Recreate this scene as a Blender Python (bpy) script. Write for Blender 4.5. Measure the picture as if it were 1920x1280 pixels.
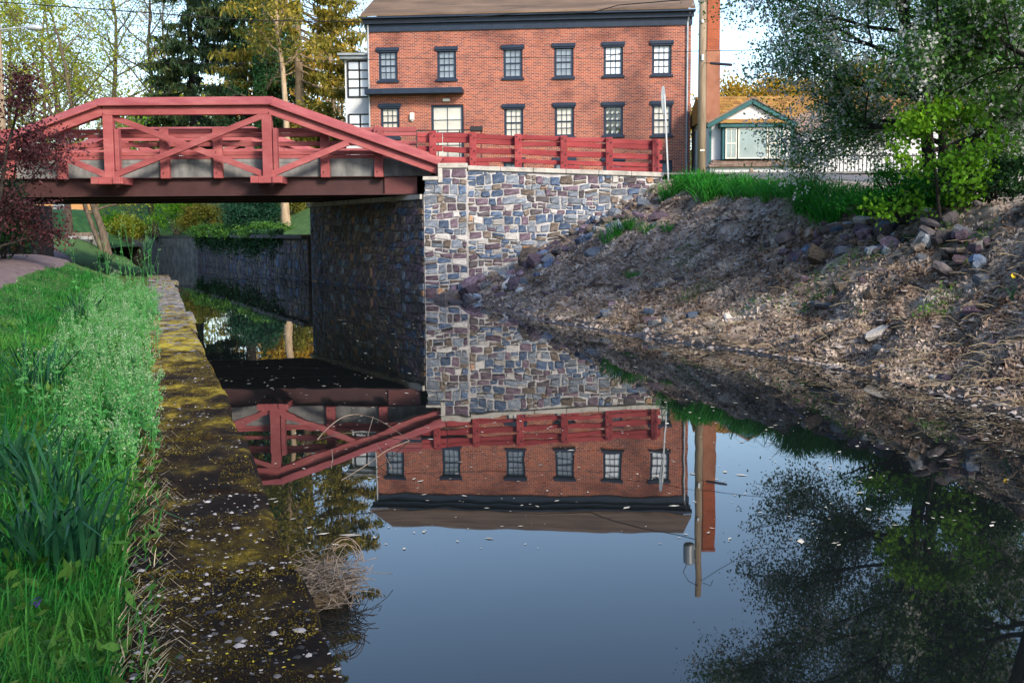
import bpy, math, random
import numpy as np
from mathutils import Vector, Matrix
for _o in list(bpy.data.objects): bpy.data.objects.remove(_o, do_unlink=True)
S = bpy.context.scene
C = S.collection
R = math.radians
rng = np.random.default_rng(11)
random.seed(5)

# ---------------------------------------------------------------- camera
FPX, HC, PITCH, ROLL = 2100.0, 1.75, 5.6, -0.4
CAMM = Matrix.Rotation(R(90 - PITCH), 3, 'X') @ Matrix.Rotation(R(ROLL), 3, 'Z')
cam_d = bpy.data.cameras.new('camera'); cam = bpy.data.objects.new('camera', cam_d); C.objects.link(cam)
cam.matrix_world = Matrix.Translation((0, 0, HC)) @ CAMM.to_4x4()
cam_d.sensor_width = 36; cam_d.lens = 36 * FPX / 1920
cam_d.clip_start = 0.05; cam_d.clip_end = 3000
S.camera = cam
# ---------------------------------------------------------------- sky, sun, exposure
SUN_EL, SUN_AZ = 30.0, 147.0            # azimuth clockwise from +Y
W = bpy.data.worlds.new('World'); S.world = W; W.use_nodes = True
wn = W.node_tree.nodes; wl = W.node_tree.links
sky = wn.new('ShaderNodeTexSky'); sky.sky_type = 'NISHITA'; sky.sun_disc = False
sky.sun_elevation = R(SUN_EL); sky.sun_rotation = R(SUN_AZ)
sky.air_density = 1.0; sky.dust_density = 1.0; sky.ozone_density = 1.5
hsv = wn.new('ShaderNodeHueSaturation'); hsv.inputs['Saturation'].default_value = 1.0
bg = wn['Background']; bg.inputs['Strength'].default_value = 0.145
wl.new(sky.outputs[0], hsv.inputs['Color']); wl.new(hsv.outputs[0], bg.inputs['Color'])
sd = bpy.data.lights.new('sun', 'SUN'); sd.energy = 2.3; sd.angle = R(12); sd.color = (1.0, 0.87, 0.70)
sun = bpy.data.objects.new('sun', sd); C.objects.link(sun)
sdir = Vector((math.sin(R(SUN_AZ)) * math.cos(R(SUN_EL)), math.cos(R(SUN_AZ)) * math.cos(R(SUN_EL)), math.sin(R(SUN_EL))))
sun.rotation_euler = sdir.to_track_quat('Z', 'Y').to_euler(); sun.location = (40, 10, 40)
S.view_settings.view_transform = 'Standard'; S.view_settings.look = 'None'
S.view_settings.exposure = 1.25; S.view_settings.gamma = 1.0; S.view_settings.use_curve_mapping = False
S.render.resolution_x = 1024; S.render.resolution_y = 682

# ---------------------------------------------------------------- helpers
def ray(px, py):
    return CAMM @ Vector(((px - 960) / FPX, -(py - 640) / FPX, -1))
def P(px, py, Y):
    d = ray(px, py); return Vector((0, 0, HC)) + d * (Y / d.y)
def PZ(px, py, Z):
    d = ray(px, py); return Vector((0, 0, HC)) + d * ((Z - HC) / d.z)
WO = {}
def tag(o, label=None, cat=None, group=None, kind=None):
    if label: o['label'] = label
    if cat: o['category'] = cat
    if group: o['group'] = group
    if kind: o['kind'] = kind
    return o
def E(name, loc, label, cat, group=None, rz=0):
    o = bpy.data.objects.new(name, None); C.objects.link(o); o.location = loc
    o.rotation_euler = (0, 0, rz); o.empty_display_size = 0.3
    WO[o.name] = Vector(loc)
    return tag(o, label, cat, group)
def link(name, me, parent=None, origin=None):
    o = bpy.data.objects.new(name, me); C.objects.link(o)
    if parent is not None: o.parent = parent
    return o
def npmesh(name, V, F, mats, mi=None, smooth=False):
    """V Nx3, F list of index arrays with equal width (n,k), possibly several"""
    me = bpy.data.meshes.new(name)
    V = np.asarray(V, dtype=np.float32)
    Fs = F if isinstance(F, list) else [F]
    me.vertices.add(len(V)); me.vertices.foreach_set('co', V.ravel())
    nl = sum(f.size for f in Fs); npg = sum(len(f) for f in Fs)
    me.loops.add(nl); me.polygons.add(npg)
    me.loops.foreach_set('vertex_index', np.concatenate([f.ravel() for f in Fs]).astype(np.int32))
    tot = np.concatenate([np.full(len(f), f.shape[1]) for f in Fs])
    st = np.concatenate([[0], np.cumsum(tot)[:-1]])
    me.polygons.foreach_set('loop_start', st.astype(np.int32))
    if mi is not None: me.polygons.foreach_set('material_index', np.asarray(mi, dtype=np.int32))
    if smooth: me.polygons.foreach_set('use_smooth', np.ones(npg, dtype=bool))
    for m in (mats if isinstance(mats, (list, tuple)) else [mats]): me.materials.append(m)
    me.update(calc_edges=True)
    return me
class MB:
    def __init__(s): s.v = []; s.f = []; s.n = 0
    def add(s, vs, fs):
        b = s.n
        s.v.extend([tuple(v) for v in vs]); s.n += len(vs)
        s.f.extend([tuple(i + b for i in f) for f in fs]); return s
    def hexa(s, p):
        return s.add(p, [(0, 3, 2, 1), (4, 5, 6, 7), (0, 1, 5, 4), (1, 2, 6, 5), (2, 3, 7, 6), (3, 0, 4, 7)])
    def box(s, x0, x1, y0, y1, z0, z1):
        return s.hexa([(x0, y0, z0), (x1, y0, z0), (x1, y1, z0), (x0, y1, z0), (x0, y0, z1), (x1, y0, z1), (x1, y1, z1), (x0, y1, z1)])
    def beam(s, a, b, w, h, up=(0, 0, 1)):
        a = Vector(a); b = Vector(b); d = (b - a).normalized(); u = Vector(up)
        sx = d.cross(u).normalized() * (w / 2); sz = sx.cross(d).normalized() * (h / 2)
        return s.hexa([a - sx - sz, a + sx - sz, b + sx - sz, b - sx - sz, a - sx + sz, a + sx + sz, b + sx + sz, b - sx + sz])
    def tube(s, pts, rad, n=6, cap=True):
        pts = np.array([tuple(p) for p in pts], float); m = len(pts)
        rad = np.broadcast_to(np.asarray(rad, float), (m,))
        t = np.gradient(pts, axis=0); t /= np.linalg.norm(t, axis=1)[:, None] + 1e-9
        ref = np.where(np.abs(t[:, 2:3]) > .9, [[1., 0, 0]], [[0, 0, 1.]])
        a = np.cross(t, ref); a /= np.linalg.norm(a, axis=1)[:, None] + 1e-9; b = np.cross(t, a)
        th = np.arange(n) * 2 * np.pi / n
        ring = pts[:, None] + rad[:, None, None] * (np.cos(th)[None, :, None] * a[:, None] + np.sin(th)[None, :, None] * b[:, None])
        V = ring.reshape(-1, 3); F = []
        for i in range(m - 1):
            for k in range(n):
                k2 = (k + 1) % n; F.append((i * n + k, i * n + k2, (i + 1) * n + k2, (i + 1) * n + k))
        if cap: F.append(tuple(range(n))[::-1]); F.append(tuple((m - 1) * n + k for k in range(n)))
        return s.add(V, F)
    def build(s, name, mats, parent=None, origin=None, local=False, bevel=0, smooth=False):
        if local: o0 = Vector((0, 0, 0)); ow = o0
        elif parent is not None: o0 = WO[parent.name]; ow = o0
        else:
            if origin is None:
                a = np.array(s.v); origin = ((a[:, 0].min() + a[:, 0].max()) / 2, (a[:, 1].min() + a[:, 1].max()) / 2, a[:, 2].min())
            o0 = Vector(origin); ow = o0
        me = bpy.data.meshes.new(name)
        V = np.array(s.v) - np.array(o0)
        me.from_pydata(V.tolist(), [], s.f)
        for m in (mats if isinstance(mats, (list, tuple)) else [mats]): me.materials.append(m)
        if smooth: me.polygons.foreach_set('use_smooth', np.ones(len(me.polygons), dtype=bool))
        o = link(name, me, parent)
        if parent is None: o.location = o0
        WO[o.name] = ow
        if bevel:
            bv = o.modifiers.new('bevel', 'BEVEL'); bv.width = bevel; bv.segments = 1; bv.limit_method = 'ANGLE'
        return o
def npobj(name, V, F, mats, parent=None, origin=None, mi=None, smooth=False):
    V = np.asarray(V, float)
    if parent is not None: o0 = WO[parent.name]
    else: o0 = Vector(origin) if origin is not None else Vector(((V[:, 0].min() + V[:, 0].max()) / 2, (V[:, 1].min() + V[:, 1].max()) / 2, V[:, 2].min()))
    me = npmesh(name, V - np.array(o0), F, mats, mi, smooth)
    o = link(name, me, parent)
    if parent is None: o.location = o0
    elif name in STUFFP: o['kind'] = 'stuff'
    WO[o.name] = o0
    return o
STUFFP = {'crown', 'branches', 'needles', 'foliage', 'stems', 'blossom', 'flower_head', 'trunk_ivy', 'twigs', 'arching_stems'}
def sm(x): x = np.clip(x, 0, 1); return x * x * (3 - 2 * x)
# smooth value noise for terrain
_perm = np.random.default_rng(3).random((64, 64))
def vnoise(x, y, sc=1.0):
    x = np.asarray(x, float) / sc + 100; y = np.asarray(y, float) / sc + 100
    xi = np.floor(x).astype(int); yi = np.floor(y).astype(int); fx = sm(x - xi); fy = sm(y - yi)
    g = lambda i, j: _perm[i % 64, j % 64]
    return (g(xi, yi) * (1 - fx) + g(xi + 1, yi) * fx) * (1 - fy) + (g(xi, yi + 1) * (1 - fx) + g(xi + 1, yi + 1) * fx) * fy - .5

# ---------------------------------------------------------------- materials
def ramp(nt, cols, pos=None):
    r = nt.nodes.new('ShaderNodeValToRGB'); e = r.color_ramp.elements
    n = len(cols); pos = pos or [i / (n - 1) for i in range(n)]
    while len(e) < n: e.new(.5)
    for i, c in enumerate(cols): e[i].position = pos[i]; e[i].color = (*c, 1)
    return r
def mat(name, cols, scale=4.0, rough=.75, bump=0.0, bscale=None, spec=.3, metal=0.0, island=0.0, objr=0.0, pos=None, trans=0.0, detail=6, stretch=None):
    m = bpy.data.materials.new(name); m.use_nodes = True; nt = m.node_tree; N = nt.nodes; L = nt.links
    b = N['Principled BSDF']; b.inputs['Roughness'].default_value = rough; b.inputs['Metallic'].default_value = metal
    b.inputs['Specular IOR Level'].default_value = spec
    tc = N.new('ShaderNodeTexCoord'); vec = tc.outputs['Object']
    if stretch:
        mp = N.new('ShaderNodeMapping'); mp.inputs['Scale'].default_value = stretch; L.new(vec, mp.inputs[0]); vec = mp.outputs[0]
    nz = N.new('ShaderNodeTexNoise'); nz.inputs['Scale'].default_value = scale; nz.inputs['Detail'].default_value = detail
    nz.inputs['Roughness'].default_value = .62; L.new(vec, nz.inputs['Vector'])
    if pos is None:
        n = len(cols); pos = [.3 + .4 * i / (n - 1) for i in range(n)] if n > 1 else [0]
    if len(cols) == 1: cols = [cols[0], cols[0]]; pos = [0, 1]
    rp = ramp(nt, cols, pos); L.new(nz.outputs[0], rp.inputs[0]); col = rp.outputs[0]
    if island or objr:
        if island:
            g = N.new('ShaderNodeNewGeometry'); src = g.outputs['Random Per Island']; amt = island
            L.new(src, rp.inputs[0]) if island >= 1 else None
        if objr:
            oi = N.new('ShaderNodeObjectInfo'); src = oi.outputs['Random']; amt = objr
        h = N.new('ShaderNodeHueSaturation'); mr = N.new('ShaderNodeMapRange')
        mr.inputs['To Min'].default_value = 1 - min(amt, .6); mr.inputs['To Max'].default_value = 1 + min(amt, .6)
        L.new(src, mr.inputs['Value']); L.new(mr.outputs[0], h.inputs['Value']); L.new(col, h.inputs['Color']); col = h.outputs[0]
    L.new(col, b.inputs['Base Color'])
    if bump:
        n2 = N.new('ShaderNodeTexNoise'); n2.inputs['Scale'].default_value = bscale or scale * 3; n2.inputs['Detail'].default_value = 5
        L.new(vec, n2.inputs['Vector'])
        bp = N.new('ShaderNodeBump'); bp.inputs['Strength'].default_value = min(1, bump); bp.inputs['Distance'].default_value = .02 * max(1, bump)
        L.new(n2.outputs[0], bp.inputs['Height']); L.new(bp.outputs[0], b.inputs['Normal'])
    if trans:
        t = N.new('ShaderNodeBsdfTranslucent'); L.new(col, t.inputs['Color']); mx = N.new('ShaderNodeMixShader'); mx.inputs[0].default_value = trans
        out = N['Material Output']; L.new(b.outputs[0], mx.inputs[1]); L.new(t.outputs[0], mx.inputs[2]); L.new(mx.outputs[0], out.inputs['Surface'])
    return m
def leafmat(name, cols, trans=.4, island=.35, rough=.55):
    return mat(name, cols, scale=1.2, rough=rough, spec=.25, island=island, trans=trans, detail=3)
# named materials
m_red = mat('red_paint', [(.23, .052, .057), (.30, .078, .082), (.38, .125, .122)], 3, .6, .25, 18, objr=.12, stretch=(.35, 1, 1))
m_fred = mat('fence_red_paint', [(.19, .022, .028), (.27, .036, .042), (.34, .065, .068)], 3, .65, .3, 16, objr=.15, stretch=(.35, 1, 1))
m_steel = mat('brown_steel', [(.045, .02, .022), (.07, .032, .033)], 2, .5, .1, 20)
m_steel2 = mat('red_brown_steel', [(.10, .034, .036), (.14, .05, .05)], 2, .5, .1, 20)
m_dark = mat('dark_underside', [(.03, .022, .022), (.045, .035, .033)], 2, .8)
m_conc = mat('pale_concrete', [(.07, .074, .08), (.16, .165, .17), (.26, .26, .258)], 2.2, .85, .3, 25, stretch=(1, 1, .35))
m_cope = mat('coping_concrete', [(.26, .25, .22), (.46, .44, .40), (.58, .56, .52)], 3, .85, .4, 25)
m_mortar = mat('mortar', [(.18, .17, .16), (.47, .46, .46), (.66, .66, .67)], 1.6, .9, .5, 30)
m_stone = [mat('stone_' + n, c, 7, .8, 1.0, 26, objr=.3, detail=12) for n, c in (
    ('slate_blue', [(.03, .05, .10), (.075, .115, .20), (.19, .24, .32)]), ('purple', [(.055, .038, .055), (.13, .092, .125), (.25, .20, .245)]),
    ('blue_grey', [(.08, .10, .135), (.18, .21, .26), (.34, .37, .42)]), ('brown_grey', [(.06, .047, .04), (.15, .12, .10), (.28, .235, .20)]),
    ('pale', [(.32, .31, .30), (.46, .44, .43), (.56, .54, .52)]), ('rust', [(.28, .13, .06), (.38, .22, .13), (.40, .30, .24)]),
    ('charcoal', [(.05, .045, .05), (.09, .08, .09), (.15, .13, .14)]))]
SW = [.24, .22, .22, .16, .06, .03, .07]
m_navy = mat('navy_paint', [(.012, .022, .045), (.02, .034, .062)], 3, .5, .1, 20)
m_roof = mat('roof_shingle', [(.07, .048, .035), (.14, .095, .066), (.21, .145, .10)], 1.5, .85, .5, 14, stretch=(.25, 1, 1))
m_pale = mat('pane_pale_blind', [(.36, .42, .50), (.50, .56, .63)], .7, .08, spec=.6, objr=.1)
m_white_p = mat('pane_white_curtain', [(.60, .66, .74), (.74, .78, .84)], .7, .08, spec=.6, objr=.06)
m_grey_p = mat('pane_grey_glass', [(.12, .15, .19), (.24, .28, .33)], .8, .05, spec=.8, objr=.15)
m_dark_p = mat('pane_dark_reflecting', [(.015, .02, .02), (.06, .07, .06), (.45, .46, .42)], 5.5, .05, spec=.8, pos=[.40, .54, .60])
m_cream_p = mat('pane_cream_blind', [(.42, .41, .37), (.60, .58, .53)], 1.1, .08, spec=.6, objr=.06)
m_white = mat('white_siding', [(.46, .49, .53), (.56, .59, .62)], 1.2, .7, .1)
m_stucco = mat('white_stucco', [(.46, .47, .50), (.57, .575, .60)], 1.5, .85, .4, 30)
m_black = mat('black_metal', [(.012, .013, .016), (.025, .025, .03)], 5, .45)
m_teal = mat('teal_paint', [(.012, .075, .085), (.02, .11, .12)], 3, .55)
m_trim = mat('cream_trim', [(.55, .52, .45), (.66, .63, .56)], 3, .6)
m_glass = mat('window_glass_sky', [(.10, .16, .18), (.20, .28, .30)], 1.4, .06, spec=.8)
m_shake = mat('mossy_shake', [(.20, .095, .03), (.34, .17, .05), (.30, .24, .05)], 4, .9, .6, 12, objr=.3)
m_shake2 = mat('brown_shake', [(.11, .075, .055), (.19, .13, .10), (.24, .18, .15)], 4, .9, .5, 14, objr=.25)
m_wood = mat('weathered_pole', [(.16, .12, .085), (.26, .20, .14), (.34, .27, .19)], 3, .85, .5, 16, stretch=(3, 3, .3))
m_rail = mat('grey_split_rail', [(.14, .10, .075), (.24, .18, .14), (.32, .26, .21)], 4, .9, .5, 16)
m_galv = mat('galvanised', [(.36, .40, .43), (.52, .56, .59)], 4, .45, metal=.4)
m_grey = mat('grey_metal', [(.22, .25, .28), (.32, .35, .38)], 3, .4, metal=.3)
m_wire = mat('wire', [(.01, .01, .011)], 3, .6)
m_bulb = mat('lamp_lens', [(.7, .68, .64)], 3, .3)
m_soil = mat('soil', [(.035, .026, .018), (.075, .055, .035), (.12, .09, .055)], 3, .95, .8, 20)
m_turf = mat('turf', [(.02, .05, .012), (.05, .12, .025), (.10, .19, .05)], 2.5, .95, .8, 30)
m_lawn = mat('lawn', [(.012, .05, .02), (.022, .09, .028), (.05, .13, .04)], 2.5, .95, .6, 25)
m_path = mat('mauve_gravel', [(.10, .072, .078), (.155, .115, .118), (.20, .155, .155)], 6, .95, .5, 60)
m_asph = mat('asphalt', [(.09, .09, .095), (.14, .14, .145), (.2, .2, .2)], 8, .9, .5, 60)
m_bark = mat('bark', [(.05, .038, .028), (.11, .085, .062), (.17, .13, .10)], 5, .95, .8, 16, stretch=(2, 2, .5))
m_barkd = mat('dark_bark', [(.012, .011, .011), (.03, .026, .024), (.055, .045, .04)], 5, .95, .8, 18)
m_barkp = mat('pale_bark', [(.22, .15, .09), (.34, .25, .16), (.42, .33, .23)], 4, .9, .6, 14, stretch=(2, 2, .5))

def brickmat(name, axis, c1, c2, mo):
    m = bpy.data.materials.new(name); m.use_nodes = True; nt = m.node_tree; N = nt.nodes; L = nt.links; b = N['Principled BSDF']
    b.inputs['Roughness'].default_value = .85; b.inputs['Specular IOR Level'].default_value = .2
    tc = N.new('ShaderNodeTexCoord'); sp = N.new('ShaderNodeSeparateXYZ'); cb = N.new('ShaderNodeCombineXYZ')
    L.new(tc.outputs['Object'], sp.inputs[0]); L.new(sp.outputs['XY'.index(axis)], cb.inputs[0]); L.new(sp.outputs[2], cb.inputs[1])
    nw = N.new('ShaderNodeTexNoise'); nw.inputs['Scale'].default_value = .8; L.new(tc.outputs['Object'], nw.inputs[0])
    wv = N.new('ShaderNodeVectorMath'); wv.operation = 'MULTIPLY_ADD'; wv.inputs[1].default_value = (.03, .03, 0); L.new(nw.outputs[1], wv.inputs[0]); L.new(cb.outputs[0], wv.inputs[2])
    br = N.new('ShaderNodeTexBrick'); br.inputs['Scale'].default_value = 1; br.inputs['Brick Width'].default_value = .22; br.inputs['Row Height'].default_value = .0745
    br.inputs['Mortar Size'].default_value = .0085; br.inputs['Mortar Smooth'].default_value = .2; br.inputs['Bias'].default_value = -.1
    br.inputs['Color1'].default_value = (*c1, 1); br.inputs['Color2'].default_value = (*c2, 1); br.inputs['Mortar'].default_value = (*mo, 1)
    L.new(wv.outputs[0], br.inputs['Vector'])
    n1 = N.new('ShaderNodeTexNoise'); n1.inputs['Scale'].default_value = .55; n1.inputs['Detail'].default_value = 8; L.new(tc.outputs['Object'], n1.inputs[0])
    r1 = ramp(nt, [(.48, .46, .50), (.92, .9, .9), (1.0, .96, .92)], [.32, .5, .7]); L.new(n1.outputs[0], r1.inputs[0])
    mx = N.new('ShaderNodeMix'); mx.data_type = 'RGBA'; mx.blend_type = 'MULTIPLY'; mx.inputs[0].default_value = 1
    L.new(br.outputs[0], mx.inputs[6]); L.new(r1.outputs[0], mx.inputs[7]); L.new(mx.outputs[2], b.inputs['Base Color'])
    bp = N.new('ShaderNodeBump'); bp.invert = True; bp.inputs['Distance'].default_value = .012; L.new(br.outputs[1], bp.inputs['Height']); L.new(bp.outputs[0], b.inputs['Normal'])
    return m
m_brick = brickmat('red_brick', 'X', (.43, .115, .06), (.17, .048, .04), (.56, .45, .39))
m_bricky = brickmat('red_brick_side', 'Y', (.36, .105, .055), (.235, .06, .045), (.46, .38, .33))
m_chim = brickmat('chimney_brick', 'X', (.40, .10, .045), (.27, .065, .035), (.34, .17, .11))
m_chims = mat('chimney_render', [(.20, .085, .055), (.28, .12, .075), (.34, .16, .10)], 1.5, .9, .3)

# water: still dark canal
m_water = bpy.data.materials.new('canal_water'); m_water.use_nodes = True
_n = m_water.node_tree.nodes; _l = m_water.node_tree.links; _b = _n['Principled BSDF']
_b.inputs['Base Color'].default_value = (.006, .008, .009, 1); _b.inputs['Roughness'].default_value = .012; _b.inputs['IOR'].default_value = 1.38
_tc = _n.new('ShaderNodeTexCoord'); _mp = _n.new('ShaderNodeMapping'); _mp.inputs['Scale'].default_value = (1, .45, 1); _l.new(_tc.outputs['Object'], _mp.inputs[0])
_nz = _n.new('ShaderNodeTexNoise'); _nz.inputs['Scale'].default_value = 1.6; _nz.inputs['Detail'].default_value = 2; _l.new(_mp.outputs[0], _nz.inputs[0])
_bp = _n.new('ShaderNodeBump'); _bp.inputs['Strength'].default_value = .25; _bp.inputs['Distance'].default_value = .006; _l.new(_nz.outputs[0], _bp.inputs['Height']); _l.new(_bp.outputs[0], _b.inputs['Normal'])

# right bank: leaf-littered earth, wet and dark beside the water
def heightmat(name, dry, wet, z0, z1):
    m = mat(name, dry, 2.5, .95, 1.0, 22); nt = m.node_tree; N = nt.nodes; L = nt.links; b = N['Principled BSDF']
    src = b.inputs['Base Color'].links[0].from_socket
    g = N.new('ShaderNodeNewGeometry'); sp = N.new('ShaderNodeSeparateXYZ'); L.new(g.outputs['Position'], sp.inputs[0])
    nz = N.new('ShaderNodeTexNoise'); nz.inputs['Scale'].default_value = 1.5; nz.inputs['Detail'].default_value = 6
    ad = N.new('ShaderNodeMath'); ad.operation = 'MULTIPLY_ADD'; ad.inputs[1].default_value = -.25; L.new(nz.outputs[0], ad.inputs[0]); L.new(sp.outputs[2], ad.inputs[2])
    mr = N.new('ShaderNodeMapRange'); mr.inputs['From Min'].default_value = z0 - .12; mr.inputs['From Max'].default_value = z1 - .12; L.new(ad.outputs[0], mr.inputs[0])
    mx = N.new('ShaderNodeMix'); mx.data_type = 'RGBA'; L.new(mr.outputs[0], mx.inputs[0]); mx.inputs[6].default_value = (*wet, 1); L.new(src, mx.inputs[7]); L.new(mx.outputs[2], b.inputs['Base Color'])
    r = N.new('ShaderNodeMapRange'); r.inputs['To Min'].default_value = .35; r.inputs['To Max'].default_value = .95; L.new(mr.outputs[0], r.inputs[0]); L.new(r.outputs[0], b.inputs['Roughness'])
    return m
m_bank = heightmat('bank_earth', [(.05, .04, .035), (.22, .175, .15), (.50, .43, .38)], (.016, .014, .013), .0, .13)

# ================================================================= setting
def grid(name, X, Y, Z, m, kind='structure', parent=None):
    h, w = X.shape; V = np.stack([X, Y, Z], -1).reshape(-1, 3)
    i = (np.arange(h - 1)[:, None] * w + np.arange(w - 1)[None]).ravel()
    F = np.stack([i, i + 1, i + w + 1, i + w], 1)
    o = npobj(name, V, F, m, parent=parent, origin=None if parent else (0, 0, 0), smooth=True)
    if kind and parent is None: o['kind'] = kind
    return o
x, y = np.meshgrid(np.linspace(-90, 60, 3), np.linspace(-40, 140, 3))
o = grid('water', x, y, x * 0, m_water)

# --- right bank
_Y = [-45, -12, 5, 10.4, 11.6, 13.0, 14.9, 18.3, 22.2, 27, 32.2, 34]
_SX = [22, 8.6, 5.5, 4.66, 4.5, 4.25, 3.84, 2.1, .42, -.6, -1.75, -1.9]
def shore(Y): return np.interp(Y, _Y, _SX)
def crest(Y): return np.interp(Y, [-45, -12, 8, 12, 18, 21.7, 26, 30, 32.3], [28, 13, 8.2, 7.3, 6.35, 5.75, 5.35, 4.4, 4.3])
def crestz(Y): return np.interp(Y, [-12, 10, 18, 21.7, 26, 30, 32.3], [2.0, 2.0, 2.05, 2.15, 2.4, 2.8, 3.12])
def bank_z(X, Y, rough=True):
    X = np.asarray(X, float); Y = np.asarray(Y, float)
    sx, cx, zc = shore(Y), crest(Y), crestz(Y); t = (X - sx) / (cx - sx)
    lin = np.interp(Y, [20, 32], [.30, .85]); tt = np.clip(t, 0, 1)
    z = zc * (lin * tt + (1 - lin) * tt ** 1.7)
    z = np.where(t < 0, t * 1.0, z)
    top = np.interp(Y, [10, 18, 22, 26, 30, 33], [2.1, 2.2, 2.4, 2.78, 3.15, 3.34])
    z = np.where(t > 1, zc + (top - zc) * sm((X - cx) / 2.6), z)
    hill = np.clip(X - 22, 0, 60) * .12
    if rough:
        a = sm(t * 6) * sm((1.25 - t) * 3)
        z = z + a * (.42 * vnoise(X, Y, 1.3) + .3 * vnoise(X, Y, .5) + .18 * vnoise(X, Y, .22)) + (1 - a) * .02 * vnoise(X, Y, .4) * (t > 0)
    return z + hill
yy = np.concatenate([np.linspace(-45, 8, 24), np.linspace(8.2, 32.3, 190)])
tt = np.concatenate([np.linspace(-.5, 0, 5), np.linspace(.02, 1.3, 85), np.linspace(1.4, 3, 12), np.linspace(3.4, 20, 16)])
T, Yg = np.meshgrid(tt, yy); Xg = shore(Yg) + T * (crest(Yg) - shore(Yg))
bank = grid('right_bank', Xg, Yg, bank_z(Xg, Yg), m_bank)

# --- left side: towpath verge
def cope_r(Y): return -.47 - .318 * (np.asarray(Y, float) - 3.2)
def leftedge(Y):
    Y = np.asarray(Y, float)
    return np.where(Y < 38, cope_r(np.minimum(Y, 38)) - .62, np.interp(Y, [38, 60, 70, 80, 100, 200], [-12.15, -20.5, -24, -29, -50, -200]))
CZ = .42
def left_z(X, Y, rough=True):
    X = np.asarray(X, float); Y = np.asarray(Y, float); s = leftedge(Y) - X
    rise = np.interp(Y, [2, 6, 14, 24, 28, 31, 34, 39, 46, 60, 90], [.05, .12, .42, .82, .86, .74, .18, .2, .75, 1.1, 1.4])
    z = CZ - .06 + rise * sm(s / np.interp(Y, [5, 20], [2.4, 3.0]))
    z = np.where(s < 0, z - .25 * sm(-s / .2), z)
    if rough: z = z + .05 * vnoise(X, Y, .6) * sm(s * 3) + .02 * vnoise(X, Y, .2)
    return z
yy = np.concatenate([np.linspace(-45, 2, 16), np.linspace(2.2, 50, 200), np.linspace(52, 150, 40)])
ss = np.concatenate([[-.32, -.1], np.linspace(0, 8, 80), np.linspace(9, 30, 12), [50, 90]])
Sg, Yg = np.meshgrid(ss, yy); Xg = leftedge(Yg) - Sg
verge = grid('towpath_verge', Xg, Yg, left_z(Xg, Yg), m_turf)
# the gravel path: a ribbon laid 2 cm above the verge
def path_c(Y): return np.interp(Y, [12, 14, 16.8, 21, 28, 31, 38, 46, 60, 80], [-8.0, -8.5, -9.2, -10.4, -12.3, -13.4, -15.6, -19.8, -26, -40])
yy = np.linspace(12, 80, 200); ww = np.linspace(-1.45, 1.35, 16)
Wg, Yg = np.meshgrid(ww, yy)
edge = np.where(np.abs(Wg) > 1.3, 1, 0)
Xg = path_c(Yg) + Wg * (1 + .12 * vnoise(Yg, Yg * 0 + np.sign(Wg) * 9, .9))
grid('gravel_path', Xg, Yg, left_z(Xg, Yg, False) + .05 - edge * .10, m_path)
# --- far ground on the building side of the canal and far terrain
def rightwall(Y): return np.interp(Y, [32.3, 41.6, 47.7, 68, 78, 110, 200], [-2.3, -7.3, -10.3, -19, -25.2, -60, -190])
def far_z(X, Y):
    s = X - rightwall(Y)
    base = np.where(Y < 42.5, 3.34, 1.60 + 1.75 * sm((s - .2) / 5.5))
    return base + .06 * vnoise(X, Y, 2) + np.clip(X - 24, 0, 80) * .16 + np.clip(Y - 75, 0, 200) * .06
yy = np.concatenate([np.linspace(32.35, 41.5, 8), [41.58, 42.6], np.linspace(43.5, 80, 40), np.linspace(84, 260, 24)])
ss = np.concatenate([[.35, .8, 1.6, 2.6, 4, 6], np.linspace(8, 60, 24), [90, 160, 260]])
Sg, Yg = np.meshgrid(ss, yy); Xg = rightwall(Yg) + Sg
grid('upper_ground', Xg, Yg, far_z(Xg, Yg), m_turf)
# road running off the bridge, and its gravel shoulder on the bank top
mb = MB(); mb.box(-1.9, 16, 33.3, 38.9, 3.38, 3.44); o = mb.build('road', m_asph); o['kind'] = 'structure'
yy = np.linspace(32.2, 24, 30); ww = np.linspace(0, 1, 8); Wg, Yg = np.meshgrid(ww, yy)
Xg = crest(Yg) + 1.6 + (32.2 - Yg) * .28 + Wg * 2.3
grid('lane', Xg, Yg, bank_z(Xg, Yg, False) + .05 - .1 * ((Wg == 0) | (Wg == 1)), m_asph)

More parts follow.
